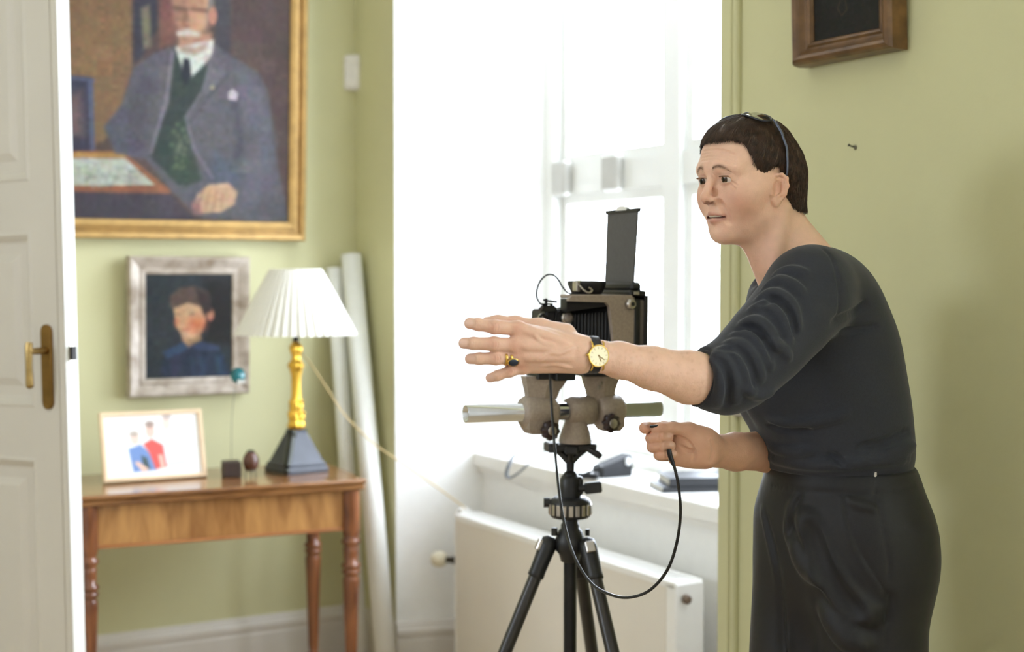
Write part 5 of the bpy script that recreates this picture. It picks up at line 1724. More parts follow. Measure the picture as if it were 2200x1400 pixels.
for (x, y, r) in ((1112, 706, 16), (1106, 742, 16), (1108, 768, 15), (1124, 789, 14), (1062, 702, 13), (1062, 739, 13), (1066, 769, 12), (1096, 797, 11)):
    c = hp(x, y, -0.01)
    colA = mixc(colA, 0.45 * np.exp(-((vA[:, [0, 2]] - c[[0, 2]]) ** 2).sum(1) / (r * K1) ** 2), 'C88A74')
tipx = npP(1010, 740, 2.1)[0]
colA = mixc(colA, 0.4 * np.clip((tipx - vA[:, 0]) / 0.02, 0, 1), 'CC9078')
for q0, w, ang in nails:
    d = vA - q0
    x = d[:, 0] * math.cos(ang) - d[:, 2] * -math.sin(ang) * -1; z = d[:, 2]
    e = (d[:, 0] / 0.0078) ** 4 + (z / (w * K1)) ** 4
    colA = mixc(colA, 0.85 * np.clip((1.15 - e) * 4, 0, 1) * (np.abs(d[:, 1]) < 0.008), 'E2BBA6')
# freckles and moles on the forearm
for k in range(240):
    x = 1290 + rng.random() * 230; y = 745 + rng.random() * 110
    h_ = None
    c = npP(x, y, 2.12 + (x - 1270) / 290 * 0.09)
    r = 0.0014 + rng.random() * 0.0012
    m = np.abs(vA[:, 0] - c[0]) < 0.006
    j = np.where(m)[0]
    w = np.exp(-((vA[j][:, [0, 2]] - c[[0, 2]]) ** 2).sum(1) / r ** 2) * (0.06 + 0.16 * rng.random())
    colA[j] = mixc(colA[j], w, 'B07A5C')

# ------------------------------------------------------------------ right forearm and the hand with the cable release
R_SH, R_EL, R_WR = npP(1705, 640, 2.62), npP(1730, 968, 2.60), npP(1528, 966, 2.425)
lo_ = np.minimum.reduce([npP(1360, 1110, 2.28), npP(1360, 860, 2.28)]); hi_ = np.maximum.reduce([npP(1780, 880, 2.68), npP(1360, 870, 2.68)])
rr_ = SDF(lo_, hi_, 0.00155)
K2 = 2.38 / FPX
rr_.tube([npP(1740, 966, 2.60), npP(1650, 968, 2.525), npP(1580, 970, 2.465), npP(1528, 968, 2.42)], [0.039, 0.0365, 0.0315, 0.0275], 0.012, flat=(VIEW, 0.9))
D1 = 2.385
def rp(px, py, dd=0.0):
    return npP(px, py, D1 + dd)
# palm: heel, thumb mound, edge of the hand
rr_.ell(rp(1492, 960, 0.012), (0.036, 0.020, 0.032), 0.016)
rr_.cap(rp(1520, 955, 0.02), rp(1455, 945, 0.022), 0.024, 0.020, 0.016)
rr_.cap(rp(1515, 980, 0.010), rp(1452, 985, 0.008), 0.0205, 0.0125, 0.014)
rr_.cap(rp(1512, 945, 0.004), rp(1478, 925, 0.0), 0.0215, 0.0145, 0.014)
# thumb: lies along the top, tip at the plunger
rr_.tube([rp(1482, 924, -0.002), rp(1446, 919, -0.006), rp(1420, 921, -0.008), rp(1408, 922, -0.008)], [0.0125, 0.0098, 0.0092, 0.0078], 0.006)
# index finger behind the thumb, bent over the plunger's end
rr_.tube([rp(1470, 922, 0.024), rp(1425, 918, 0.028), rp(1393, 918, 0.020), rp(1385, 919, 0.004), rp(1386, 921, -0.004)], [0.0115, 0.0100, 0.0092, 0.0090, 0.0086], 0.004)
# three curled fingers, tips pressed into the palm
for (y0_, y1_, xl_, xr_, r) in ((941, 938, 1399, 1436, 0.0098), (959, 957, 1402, 1441, 0.0096), (977, 975, 1416, 1446, 0.0086)):
    rr_.tube([rp(1455, y0_ + 2, 0.030), rp(xl_ + 6, y0_ + 1, 0.026), rp(xl_, y0_, 0.008), rp(xl_ + 5, y0_, -0.006), rp((xl_ + xr_) / 2 + 2, (y0_ + y1_) / 2, -0.011), rp(xr_, y1_, -0.008)], [r * 1.1, r * 1.06, r * 1.03, r, r * 0.97, r * 0.86], 0.0022)
for pix in ([(1455, 935), (1480, 950), (1492, 975), (1488, 992)], [(1462, 958), (1478, 966), (1492, 968)], [(1528, 945), (1532, 965), (1526, 990)]):
    rr_.stroke(pix, 0.0012, 0.004, 2.2, 2.6, True)
for (x, y) in ((1420, 938), (1423, 957), (1432, 975)):
    rr_.stroke([(x, y - 10), (x - 1, y), (x, y + 9)], 0.0009, 0.003, 2.2, 2.6, True)
vR, fR = rr_.mesh()
colR = np.repeat(np.array(lin('D2A489'))[None], len(vR), 0)
cxr = rp(1405, 945)[0]
colR = mixc(colR, 0.4 * np.clip((cxr + 0.03 - vR[:, 0]) / 0.05, 0, 1), 'C88C76')
for (x, y) in ((1438, 934), (1443, 953), (1449, 972)):
    c = rp(x, y, -0.012)
    colR = mixc(colR, 0.7 * np.exp(-(((vR - c) / np.array((0.0055, 0.01, 0.004))) ** 2).sum(1) ** 2), 'E6C0AC')

# ------------------------------------------------------------------ torso and legs under the clothes (coarse), joined to one body mesh
def torso(F, g=0.0, legs=True, shirt=True):
    def e(px, py, D, r, k=0.06):
        F.ell(npP(px, py, D), tuple(v + g for v in r), k, R=RT_)
    if shirt:
        e(1802, 985, 2.5, (0.105, 0.131, 0.085))
        e(1790, 905, 2.5, (0.114, 0.134, 0.11))
        e(1768, 805, 2.5, (0.120, 0.142, 0.13))
        e(1753, 712, 2.495, (0.098, 0.142, 0.12))
        e(1742, 628, 2.455, (0.070, 0.112, 0.074))
        e(1665, 835, 2.435, (0.050, 0.056, 0.058), 0.05)
        e(1652, 835, 2.565, (0.050, 0.056, 0.058), 0.05)
    return F


co = SDF(np.array((0.25, 2.15, 0.0)), np.array((0.85, 2.85, 1.55)), 0.008)
torso(co, -0.018)
co.cap(npP(1715, 560, 2.478), npP(1760, 680, 2.49), 0.055, 0.07, 0.04)
co.cap(L_SH, L_EL, 0.043, 0.036, 0.03); co.cap(R_SH, R_EL, 0.043, 0.036, 0.03); co.cap(L_EL, L_EL + (L_WR - L_EL) * 0.2, 0.036, 0.035, 0.02)
HIP = npP(1822, 1185, 2.5)
co.ell(HIP, (0.095, 0.12, 0.12), 0.05, R=RT_)
LG = [HIP + RT_[1] * 0.076 + np.array((0, 0, -0.05)), HIP - RT_[1] * 0.076 + np.array((0, 0, -0.05))]
FT = [np.array((LG[0][0] + 0.00, LG[0][1], 0.09)), np.array((LG[1][0] - 0.05, LG[1][1] - 0.02, 0.09))]
KN = [(LG[i] + FT[i]) / 2 + RT_[0] * 0.02 for i in (0, 1)]
for i in (0, 1):
    co.cap(LG[i], KN[i], 0.065, 0.055, 0.04); co.cap(KN[i], FT[i], 0.052, 0.038, 0.03)
    co.cap(FT[i] + np.array((0, 0, -0.03)), FT[i] + RT_[0] * 0.13 + np.array((0, 0, -0.055)), 0.032, 0.026, 0.02)
vC, fC = co.mesh()
colC = np.repeat(SKIN[None], len(vC), 0)
V = np.concatenate([vC, vH, vA, vR]); n1, n2, n3 = len(vC), len(vH), len(vA)
Fq = np.concatenate([fC, fH + n1, fA + n1 + n2, fR + n1 + n2 + n3])
COL = np.concatenate([colC, colH, colA, colR])
person = np_mesh('person', V, Fq, M_skin, None, ORIG, color=COL)
tag(person, 'woman with short brown hair in a dark top, one arm reaching out past the camera', 'person')


def wpart(name, v, f, m, parent=person, **kw):
    """a piece given in world coordinates, parented to a top-level mesh or Empty"""
    at_ = np.array(parent.location) + (np.array(parent.parent.location) if parent.parent else 0)
    o = np_mesh(name, np.asarray(v) - at_, f, m, parent, None, **kw)
    return o


# fingernails
M_nail = mat('fingernail', 'E6BFAC', rough=0.28, var=0.03)
for (x, y, w, ang) in ((1007, 694, 9.0, 0.06), (995, 737, 9.2, 0.0), (1008, 770.5, 8.6, -0.02), (1051, 812, 7.6, -0.27)):
    nv, nu = 9, 9
    pts_, ok = [], True
    for i in range(nu):
        for j in range(nv):
            u_, v_ = -1 + 2 * i / (nu - 1), -1 + 2 * j / (nv - 1)
            m_ = max(abs(u_), abs(v_)); n_ = (abs(u_) ** 3.2 + abs(v_) ** 3.2) ** (1 / 3.2)
            if n_ > 1e-6:
                u_, v_ = u_ * m_ / n_, v_ * m_ / n_
            dx, dy = u_ * 9.5, v_ * w
            h_ = ar.hit(x + dx * math.cos(ang) - dy * math.sin(ang), y + dx * math.sin(ang) + dy * math.cos(ang), 2.0, 2.3)
            if h_ is None:
                ok = False
                break
            pts_.append(h_ + np.array((0, -0.0005 if m_ < 0.95 else 0.0002, 0)))
        if not ok:
            break
    if ok:
        qf = [[i * nv + j, (i + 1) * nv + j, (i + 1) * nv + j + 1, i * nv + j + 1] for i in range(nu - 1) for j in range(nv - 1)]
        wpart('fingernail', np.array(pts_), np.array(qf), M_nail)


def surf(F, c, d, t0=0.004, t1=0.06):
    """distance from c to the surface along d"""
    ts = np.arange(t0, t1, 0.0004)
    v = F.sample(c + ts[:, None] * d)
    j = np.where(v > 0)[0]
    return ts[j[0]] if len(j) else t0


# ------------------------------------------------------------------ eyes, brows
M_eye = bpy.data.materials.new('eye')
M_eye.use_nodes = True
nt = M_eye.node_tree
tc = nt.nodes.new('ShaderNodeTexCoord'); sx = nt.nodes.new('ShaderNodeSeparateXYZ')
nt.links.new(tc.outputs['Object'], sx.inputs[0])
cmb = nt.nodes.new('ShaderNodeCombineXYZ'); nt.links.new(sx.outputs[1], cmb.inputs[1]); nt.links.new(sx.outputs[2], cmb.inputs[2])
ln = nt.nodes.new('ShaderNodeVectorMath'); ln.operation = 'LENGTH'; nt.links.new(cmb.outputs[0], ln.inputs[0])
rp_ = nt.nodes.new('ShaderNodeValToRGB'); rp_.color_ramp.interpolation = 'EASE'
el = rp_.color_ramp.elements
el[0].position = 0.0; el[0].color = (0.004, 0.003, 0.003, 1)
el[1].position = 1.0; el[1].color = (*lin('D8CCC4'), 1)
for pos, c in ((0.24, '0A0706'), (0.28, '3A2A1E'), (0.50, '4A3826'), (0.56, '1E1612'), (0.64, 'D2C4BC')):
    x = el.new(pos); x.color = (*lin(c), 1)
sc_ = nt.nodes.new('ShaderNodeMath'); sc_.operation = 'MULTIPLY'; sc_.inputs[1].default_value = 1 / 0.0118
nt.links.new(ln.outputs['Value'], sc_.inputs[0]); nt.links.new(sc_.outputs[0], rp_.inputs[0])
pb_ = nt.nodes['Principled BSDF']; nt.links.new(rp_.outputs[0], pb_.inputs['Base Color']); pb_.inputs['Roughness'].default_value = 0.08
b = MB()
b.tube([tuple(h2w((f_, l_, -0.0462)) - np.array(person.location)) for f_, l_ in ((0.0900, -0.0155), (0.0945, -0.008), (0.0962, 0.0), (0.0945, 0.008), (0.0900, 0.0155))], 0.0027, n=10)
b.build('teeth', mat('teeth', 'DDD6C8', rough=0.3, var=0.03), person)
for s in S2:
    c = h2w((0.0792, 0.0285 * s, 0.0138))
    gz = RH[0] * 0.985 + RH[1] * (0.05) + RH[2] * (-0.08); gz /= np.linalg.norm(gz)
    gl_ = np.cross(RH[2], gz); gl_ /= np.linalg.norm(gl_); gu = np.cross(gz, gl_)
    b = MB(); b.sphere((0, 0, 0), 0.0126, 28, 20); b.sphere((0.0070, 0, 0), 0.0066, 20, 12) if False else None
    o = b.build('eye', M_eye, person)
    Mx = Matrix((gz, gl_, gu)).transposed().to_4x4(); Mx.translation = Vector(c) - person.location
    o.matrix_local = Mx


def strands(paths, r0, name, m, parent, sides=3):
    """many tapering hairs as one mesh; paths (n, k, 3) world"""
    n, k, _ = paths.shape
    t = np.zeros_like(paths); t[:, 1:-1] = paths[:, 2:] - paths[:, :-2]; t[:, 0] = paths[:, 1] - paths[:, 0]; t[:, -1] = paths[:, -1] - paths[:, -2]
    t /= np.linalg.norm(t, axis=2, keepdims=True) + 1e-9
    ref = np.array((0.3, -0.8, 0.52)); a = np.cross(t, ref); a /= np.linalg.norm(a, axis=2, keepdims=True) + 1e-9
    bb = np.cross(t, a)
    rad = (r0 * (1 - 0.85 * np.linspace(0, 1, k) ** 2))[None, :, None] if np.isscalar(r0) else r0[:, None, None] * (1 - 0.85 * np.linspace(0, 1, k) ** 2)[None, :, None]
    rings = [paths + rad * (a * math.cos(2 * PI * j / sides) + bb * math.sin(2 * PI * j / sides)) for j in range(sides)]
    v = np.stack(rings, 2).reshape(-1, 3)
    i = (np.arange(n)[:, None, None] * k + np.arange(k - 1)[None, :, None]) * sides
    j = np.arange(sides)[None, None, :]
    f = np.stack([i + j, i + (j + 1) % sides, i + sides + (j + 1) % sides, i + sides + j], -1).reshape(-1, 4)
    return wpart(name, v, f, m, parent)


M_brow = mat('brow_hair', '8C6B56', rough=0.6, var=0.2)
for s in S2:
    pth = []
    for k in range(46):
        tt = rng.random()
        l = 0.012 + 0.029 * tt
        u = 0.0310 + 0.0055 * math.sin(PI * min(1, tt * 0.85 + 0.12)) - 0.006 * tt ** 2 + rng.normal(0, 0.0013) * (1 - 0.6 * tt)
        q_ = np.array((0.115, l * s, u))
        for _ in range(12):
            d = float(hd_.sample(q_[None])[0])
            q_[0] -= d * 0.9
        dirn = np.array((-0.25 * tt, s * (0.75 + 0.25 * tt), 0.50 * (1 - tt) - 0.2 * tt)); dirn /= np.linalg.norm(dirn)
        L_ = 0.0055
        row = []
        for w in (0, 0.5, 1):
            p_ = q_ + dirn * L_ * w + np.array((0.0004 + 0.0006 * w, 0, 0))
            dd_ = float(hd_.sample(p_[None])[0])
            p_[0] += max(0, 0.0004 - dd_)
            row.append(h2w(p_))
        pth.append(row)
    strands(np.array(pth), 0.00022, 'eyebrow', M_brow, person)
    # lashes
    pth = []
    for k in range(34):
        tt = k / 33
        l = 0.021 + 0.019 * tt
        q_ = np.array((0.0975 - 0.006 * tt, l * s, 0.0182 - 8.0 * (l - 0.029) ** 2))
        d = float(hd_.sample(q_[None])[0]); q_[0] -= max(d, 0)
        L_ = 0.0042
        pth.append([h2w(q_ + np.array((0.0026, s * 0.0012 * tt, 0.0)) * w + np.array((0, 0, 0.0020 * w * w))) for w in (0, 0.5, 1)])
    strands(np.array(pth), 0.0004, 'eyelash', M_brow, person)
# ------------------------------------------------------------------ hair
def poly_sd(X, Z, pts):
    d = np.full(np.broadcast(X, Z).shape, 1e9); ins = np.zeros(d.shape, bool)
    for i in range(len(pts)):
        x0, y0 = pts[i]; x1, y1 = pts[(i + 1) % len(pts)]
        ex, ey = x1 - x0, y1 - y0
        wx, wy = X - x0, Z - y0
        t = np.clip((wx * ex + wy * ey) / (ex * ex + ey * ey + 1e-12), 0, 1)
        d = np.minimum(d, np.hypot(wx - ex * t, wy - ey * t))
        c1 = (Z >= y0) != (Z >= y1)
        xi = x0 + (Z - y0) / (y1 - y0 + 1e-12) * ex
        ins ^= c1 & (X < xi)
    return np.where(ins, -d, d)


HP = [(0.15, 0.083), (0.086, 0.078), (0.073, 0.076), (0.062, 0.071), (0.056, 0.054), (0.052, 0.038), (0.044, 0.022), (0.036, 0.006), (0.031, -0.002), (0.027, 0.008), (0.025, 0.022), (0.012, 0.027), (-0.002, 0.023), (-0.010, 0.006), (-0.014, -0.014), (-0.018, -0.034), (-0.026, -0.046), (-0.040, -0.054), (-0.060, -0.058), (-0.080, -0.054), (-0.13, -0.04), (-0.16, 0.2), (0.15, 0.2)]
hr = SDF((-0.135, -0.11, -0.105), (0.125, 0.11, 0.145), 0.0013)
Xh, Yh, Zh = hr._xyz((slice(None),) * 3)
base = SDF((-0.135, -0.11, -0.105), (0.125, 0.11, 0.145), 0.0013)
base.ell((0.000, 0, 0.042), (0.069, 0.069, 0.066), 0.02)
base.ell((0.038, 0, 0.048), (0.053, 0.061, 0.047), 0.03)
base.ell((-0.042, 0, -0.002), (0.030, 0.053, 0.050), 0.03)
base.ell((-0.034, 0, -0.050), (0.026, 0.047, 0.045), 0.03)
base.ell((-0.020, 0, 0.010), (0.055, 0.066, 0.050), 0.03)
base.cap(w2h(npP(1660, 420, 2.465)), w2h(npP(1700, 556, 2.48)), 0.026, 0.034, 0.02)
base.cap(nt_, nb, 0.046, 0.056, 0.022)
sdp = poly_sd(Xh[:, :, 0], Zh[0, 0, :][None, :], HP)[:, None, :].astype(np.float32)
thick = 0.0026 + 0.0062 * np.clip(-sdp / 0.03, 0, 1) ** 0.7 + 0.001 * np.clip((Zh - 0.06) / 0.06, 0, 1)
# locks: ridges running away from the crown
ca_ = np.arctan2(Yh - 0.006, Xh + 0.055); dist_ = np.sqrt((Xh + 0.055) ** 2 + (Yh - 0.006) ** 2 + (Zh - 0.115) ** 2)
lock = np.sin(ca_ * 17 + 2.2 * np.sin(dist_ * 70 + Zh * 40)) * 0.5 + np.sin(ca_ * 31 + 3 * np.sin(dist_ * 110 - Xh * 60)) * 0.35 + np.sin(ca_ * 9 - dist_ * 60 + Zh * 90) * 0.4
sidew = np.clip(np.abs(Yh) / 0.05 - 0.4, 0, 1)
lock2 = np.sin(Xh * 330 + 2.5 * np.sin(Zh * 95 + Xh * 60)) * 0.6 + np.sin(Xh * 620 + 2 * np.sin(Zh * 150)) * 0.35
lock = lock * (1 - sidew) + lock2 * sidew
d1 = base.F - thick - 0.0017 * lock * np.clip(-sdp / 0.012, 0.15, 1)
sdp = sdp + (0.0012 * np.sin(Yh * 230 + 2 * np.sin(Yh * 490)) + 0.0007 * np.sin(Yh * 900 + 3 * np.sin(Yh * 370))) * (Xh > 0.05) + (0.002 * np.sin(Xh * 520)) * (np.abs(Yh) > 0.045)
kk = 0.005
hh = np.maximum(kk - np.abs(d1 - sdp), 0) / kk
hr.F = (np.maximum(d1, sdp) + hh * hh * kk * 0.25).astype(np.float32)
vB, fB = hr.mesh()
vBl = smooth_verts(vB, fB, 2)
hair = wpart('hair', h2w(vBl), fB, M_hair)

crown = np.array((-0.050, 0.006, 0.105))
nst = 17000
cand = vBl[rng.integers(0, len(vBl), nst * 3)]
sd0 = base.sample(cand)
out_ok = sd0 > 0.0012
cand = cand[out_ok][:nst]
nst = len(cand)
def grad(Fd, p, e=0.002):
    g = np.stack([Fd.sample(p + np.eye(3)[i] * e) - Fd.sample(p - np.eye(3)[i] * e) for i in range(3)], 1)
    return g / (np.linalg.norm(g, axis=1, keepdims=True) + 1e-9)
K = 7
lenS = 0.024 + 0.026 * rng.random(nst)
lenS *= np.clip(0.55 + 6 * np.abs(cand[:, 2] + 0.02), 0.6, 1.0)
jit = rng.normal(0, 1, (nst, 3)) * 0.09
# clumps: neighbouring hairs share a bend
cl = np.stack([np.sin(cand[:, 0] * 190 + cand[:, 2] * 120) , np.sin(cand[:, 1] * 210 + cand[:, 0] * 90), np.cos(cand[:, 2] * 200 + cand[:, 1] * 140)], 1) * 0.30
lift = rng.random(nst) ** 2 * 0.0024 + 0.0003
gd = SDF((-0.135, -0.11, -0.105), (0.125, 0.11, 0.145), 0.0013)     # the hair's outer surface, carried on past its edge
gd.F = (base.F - np.maximum(thick, 0.0026) + 0.0004).astype(np.float32)
cand = cand - grad(gd, cand) * gd.sample(cand)[:, None]
over = rng.random(nst) * 0.0045


def grow(lens):
    pa = np.zeros((nst, K, 3)); p = cand + grad(gd, cand) * 0.0002
    for k in range(K):
        pa[:, k] = p
        nrm = grad(gd, p)
        v = p - crown
        flow = v + np.array((0.03, 0, -0.03)) * np.clip(p[:, 0:1] / 0.05, 0, 1)
        flow = flow / (np.linalg.norm(flow, axis=1, keepdims=True) + 1e-9)
        side = np.clip(np.abs(p[:, 1:2]) / 0.06, 0, 1)
        flow = flow + side * np.array((0.10, 0, -0.9)) + jit + cl
        flow = flow - nrm * (flow * nrm).sum(1, keepdims=True)
        flow /= np.linalg.norm(flow, axis=1, keepdims=True) + 1e-9
        p = p + flow * (lens / (K - 1))[:, None]
        d = gd.sample(p)
        p = p + grad(gd, p) * np.clip(lift * (0.6 + k / K) - d, -0.003, 0.004)[:, None]
    return pa


pa_ = grow(lenS)
frac = np.ones(nst)
for k in range(K - 1, 0, -1):
    frac = np.where(poly_sd(pa_[:, k, 0], pa_[:, k, 2], HP) > over, (k - 0.6) / (K - 1), frac)
pa_ = grow(lenS * np.clip(frac, 0.08, 1))
radS = 0.00028 + 0.00022 * rng.random(nst)
ho = strands(h2w(pa_.reshape(-1, 3)).reshape(nst, K, 3), radS, 'hair_strands', M_hair, hair)
ho['kind'] = 'stuff'

# ------------------------------------------------------------------ shirt
sh = SDF(np.array((0.29, 2.10, 1.02)), np.array((0.85, 2.78, 1.50)), 0.0027)
torso(sh, 0.004)
K3 = 2.33 / FPX
up = [(1768, 612, 2.375, 72), (1735, 640, 2.33, 83), (1690, 690, 2.298, 82), (1640, 745, 2.268, 78), (1590, 795, 2.245, 70), (1555, 815, 2.232, 63), (1515, 813, 2.218, 60)]
sh.tube([npP(a, b, c) for a, b, c, r in up], [r * c / FPX for a, b, c, r in up], 0.035)
sh.ell(npP(1740, 612, 2.345), 0.060, 0.04)
sh.cap(npP(1705, 640, 2.61), npP(1735, 940, 2.64), 0.058, 0.052, 0.04)
sh.cap(npP(1735, 940, 2.64), npP(1668, 965, 2.545), 0.050, 0.044, 0.02)
# cuff end cut square across the forearm, hollowed
cut_n = npP(1268, 764, 2.13) - npP(1562, 818, 2.235)
cut_n /= np.linalg.norm(cut_n)
c_cut = npP(1506, 812, 2.215)
sl = sh._sl(npP(1380, 900, 2.15) - 0.1, npP(1545, 740, 2.25) + 0.1, 0)
X, Y, Z = sh._xyz(sl)
dc = (X - c_cut[0]) * cut_n[0] + (Y - c_cut[1]) * cut_n[1] + (Z - c_cut[2]) * cut_n[2]
lim = (X < npP(1545, 740, 2.2)[0])
sh.F[sl] = np.where(lim & (np.abs(Y - c_cut[1]) < 0.14), np.maximum(sh.F[sl], dc.astype(np.float32)), sh.F[sl])
sh.tube([c_cut - cut_n * 0.006, c_cut + cut_n * 0.03], 57 * 2.2 / FPX, 0.0, sub=True, flat=(VIEW, 0.9))
# hem: cut level below the waistband
sh.half(npP(1806, 1008, 2.5), (0, 0, -1), 0.004)
# neckline: scoop along the neck
sh.tube([npP(1640, 560, 2.40), npP(1685, 518, 2.44)], [0.030, 0.030], 0.008, sub=True)
sh.tube([npP(1600, 560, 2.50), npP(1670, 545, 2.50), npP(1710, 500, 2.54)], [0.050, 0.045, 0.03], 0.008, sub=True)
def fold(pix, r=0.0045, k=0.014, sink=0.0015, sub=False):
    sh.stroke(pix, r * 0.85, k * 0.8, 2.0, 2.6, sub, sink)
# sleeve folds (from the shoulder down to the bunched elbow)
fold([(1668, 588), (1700, 580), (1735, 588)], 0.004)
fold([(1642, 622), (1672, 602), (1700, 610), (1725, 628)], 0.005)
fold([(1630, 642), (1665, 630), (1700, 655), (1715, 705)], 0.006)
fold([(1614, 664), (1650, 656), (1680, 684), (1698, 735)], 0.005)
fold([(1594, 695), (1625, 690), (1652, 712), (1668, 745)], 0.006)
fold([(1576, 720), (1610, 722), (1640, 752), (1656, 790)], 0.005)
fold([(1562, 738), (1595, 742), (1622, 775), (1636, 815)], 0.006)
fold([(1546, 752), (1578, 760), (1600, 795), (1612, 840)], 0.006)
fold([(1534, 762), (1560, 776), (1578, 815), (1582, 862)], 0.005)
fold([(1522, 764), (1542, 786), (1550, 830), (1540, 872)], 0.005)
fold([(1650, 735), (1680, 745), (1695, 770)], 0.004); fold([(1600, 835), (1630, 848), (1660, 842)], 0.005)
for pix in ([(1634, 652), (1668, 645), (1698, 675), (1708, 720)], [(1585, 708), (1618, 706), (1646, 732), (1660, 768)], [(1554, 746), (1588, 752), (1612, 786), (1622, 830)], [(1528, 764), (1552, 782), (1565, 822), (1562, 868)]):
    fold(pix, 0.0035, 0.010, -0.001, True)
# armhole seam, bust and waist creases
fold([(1762, 528), (1785, 552), (1798, 590), (1804, 640), (1800, 680)], 0.0022, 0.005, 0.0, True)
fold([(1805, 712), (1840, 708), (1880, 700)], 0.003, 0.012, 0.0, True)
fold([(1790, 690), (1830, 672), (1860, 652)], 0.003, 0.014, 0.0, True)
fold([(1655, 900), (1700, 908), (1760, 905), (1820, 890)], 0.004, 0.016, 0.001)
fold([(1655, 915), (1690, 925), (1740, 925)], 0.003, 0.012, 0.0, True)
fold([(1655, 960), (1700, 972), (1740, 968)], 0.005, 0.016, 0.001)
fold([(1655, 985), (1720, 996), (1800, 998), (1880, 990), (1950, 985)], 0.006, 0.016, 0.001)
fold([(1780, 975), (1800, 985), (1812, 998)], 0.003, 0.01, 0.0, True)
fold([(1900, 975), (1940, 965), (1962, 955)], 0.006, 0.016, 0.001)
fold([(1850, 960), (1900, 950), (1950, 925)], 0.003, 0.014, 0.0, True)
vS, fS = sh.mesh()
vS = smooth_verts(vS, fS, 2)
shirt = wpart('shirt', vS, fS, M_shirt)
b = MB()
# rolled cuff edge
e1_ = np.cross(cut_n, (0, 0, 1)); e1_ /= np.linalg.norm(e1_); e2_ = np.cross(cut_n, e1_)
cc_ = c_cut - cut_n * 0.004
dirs_ = [e1_ * math.cos(2 * PI * k / 48) + e2_ * math.sin(2 * PI * k / 48) for k in range(48)]
rc_ = np.clip(np.array([surf(ar, cc_, d_, 0.004, 0.07) for d_ in dirs_]), 0.028, 0.055) + 0.0035
for _ in range(4):
    rc_ = (np.roll(rc_, 1) + rc_ + np.roll(rc_, -1)) / 3
ring = [tuple(cc_ + d_ * r_ - np.array(person.location) + cut_n * 0.004) for d_, r_ in zip(dirs_, rc_)]
ring.append(ring[0])
b.tube(ring, 0.0024, n=8, caps=False); b.build('cuff', M_shirt, shirt)

# ------------------------------------------------------------------ trousers
tr = SDF(np.array((0.24, 2.12, 0.03)), np.array((0.95, 2.9, 1.09)), 0.0036)
def te(px, py, D, r, k=0.06):
    tr.ell(npP(px, py, D), r, k, R=RT_)
te(1806, 1020, 2.5, (0.117, 0.143, 0.075), 0.03)
te(1810, 1085, 2.5, (0.122, 0.148, 0.10), 0.03)
te(1822, 1180, 2.5, (0.126, 0.154, 0.14), 0.03)
te(1898, 1200, 2.46, (0.076, 0.088, 0.098), 0.03)
for i in (0, 1):
    top = LG[i] + np.array((-0.022 if i else -0.006, 0, 0.09)); kn = KN[i]; ft = FT[i] + np.array((0, 0, -0.035))
    tr.cap(top, kn, 0.090, 0.094, 0.05); tr.cap(kn, ft, 0.092, 0.090, 0.02)
tr.half((0, 0, float(npP(1806, 995, 2.5)[2])), (0, 0, 1), 0.004)
tr.half((0, 0, 0.05), (0, 0, -1), 0.0)
def tf(pix, r=0.006, k=0.02, sink=0.002, sub=False):
    tr.stroke(pix, r * 0.8, k * 0.6, 2.1, 2.7, sub, sink + (0 if sub else 0.0015))
def cx6(x, y):
    return (1340 + x / 2.593, 860 + y / 2.593)
def c6(*a):
    return [cx6(*p) for p in a]
# waistband lower edge, pocket, side seam, pleats, drapes
tf(c6((830, 478), (1000, 505), (1200, 515), (1380, 525), (1500, 500), (1620, 470)), 0.0025, 0.006, 0.0, True)
tf(c6((1225, 522), (1240, 650), (1280, 770), (1340, 890), (1450, 1060)), 0.004, 0.005, 0.0, True)
tf(c6((1215, 530), (1228, 650), (1268, 775), (1328, 898), (1436, 1062)), 0.004, 0.010, 0.001)
tf(c6((1395, 390), (1402, 520), (1440, 700), (1475, 900), (1478, 1000)), 0.0028, 0.006, 0.0, True)
tf(c6((1455, 1060), (1452, 1150), (1460, 1250), (1462, 1390)), 0.0025, 0.006, 0.0, True)
tf(c6((1482, 1075), (1488, 1130), (1478, 1200), (1467, 1245)), 0.0055, 0.008, 0.0, True)
tf(c6((985, 530), (950, 600), (930, 700), (950, 800)), 0.004, 0.010, 0.0, True)
tf(c6((965, 540), (930, 620), (915, 720), (930, 800)), 0.006, 0.016, 0.001)
tf(c6((770, 600), (800, 730), (850, 950), (900, 1250), (925, 1398)), 0.007, 0.014, 0.001)
tf(c6((778, 640), (830, 860), (870, 1150), (890, 1398)), 0.006, 0.018, 0.0, True)
tf(c6((1010, 640), (1060, 760), (1140, 950), (1250, 1120), (1370, 1200)), 0.014, 0.045, 0.004)
tf(c6((960, 780), (1010, 900), (1080, 1000)), 0.010, 0.04, 0.003)
tf(c6((1130, 1170), (1230, 1290), (1330, 1370)), 0.013, 0.045, 0.004)
tf(c6((1030, 700), (1090, 900), (1190, 1080), (1300, 1190)), 0.008, 0.04, 0.0, True)
tf(c6((1260, 560), (1330, 590), (1400, 600)), 0.004, 0.016, 0.001)
vT, fT = tr.mesh()
vT = smooth_verts(vT, fT, 2)
trousers = wpart('trousers', vT, fT, M_trouser)
# zip pull at the waist
zp = tr.hit(1880, 1020, 2.1, 2.6)
b = MB()
b.M = Matrix.Translation(Vector(zp) - person.location)
b.bbox(-0.0025, 0.0025, -0.004, 0.002, -0.004, 0.006, 0.001); b.tube([(0.0, -0.003, -0.003), (0.0008, -0.004, -0.014), (0.0, -0.0035, -0.020)], [0.0016, 0.0024, 0.0012], n=8, flat=0.5)
b.build('zip_pull', M_silver2, trousers)
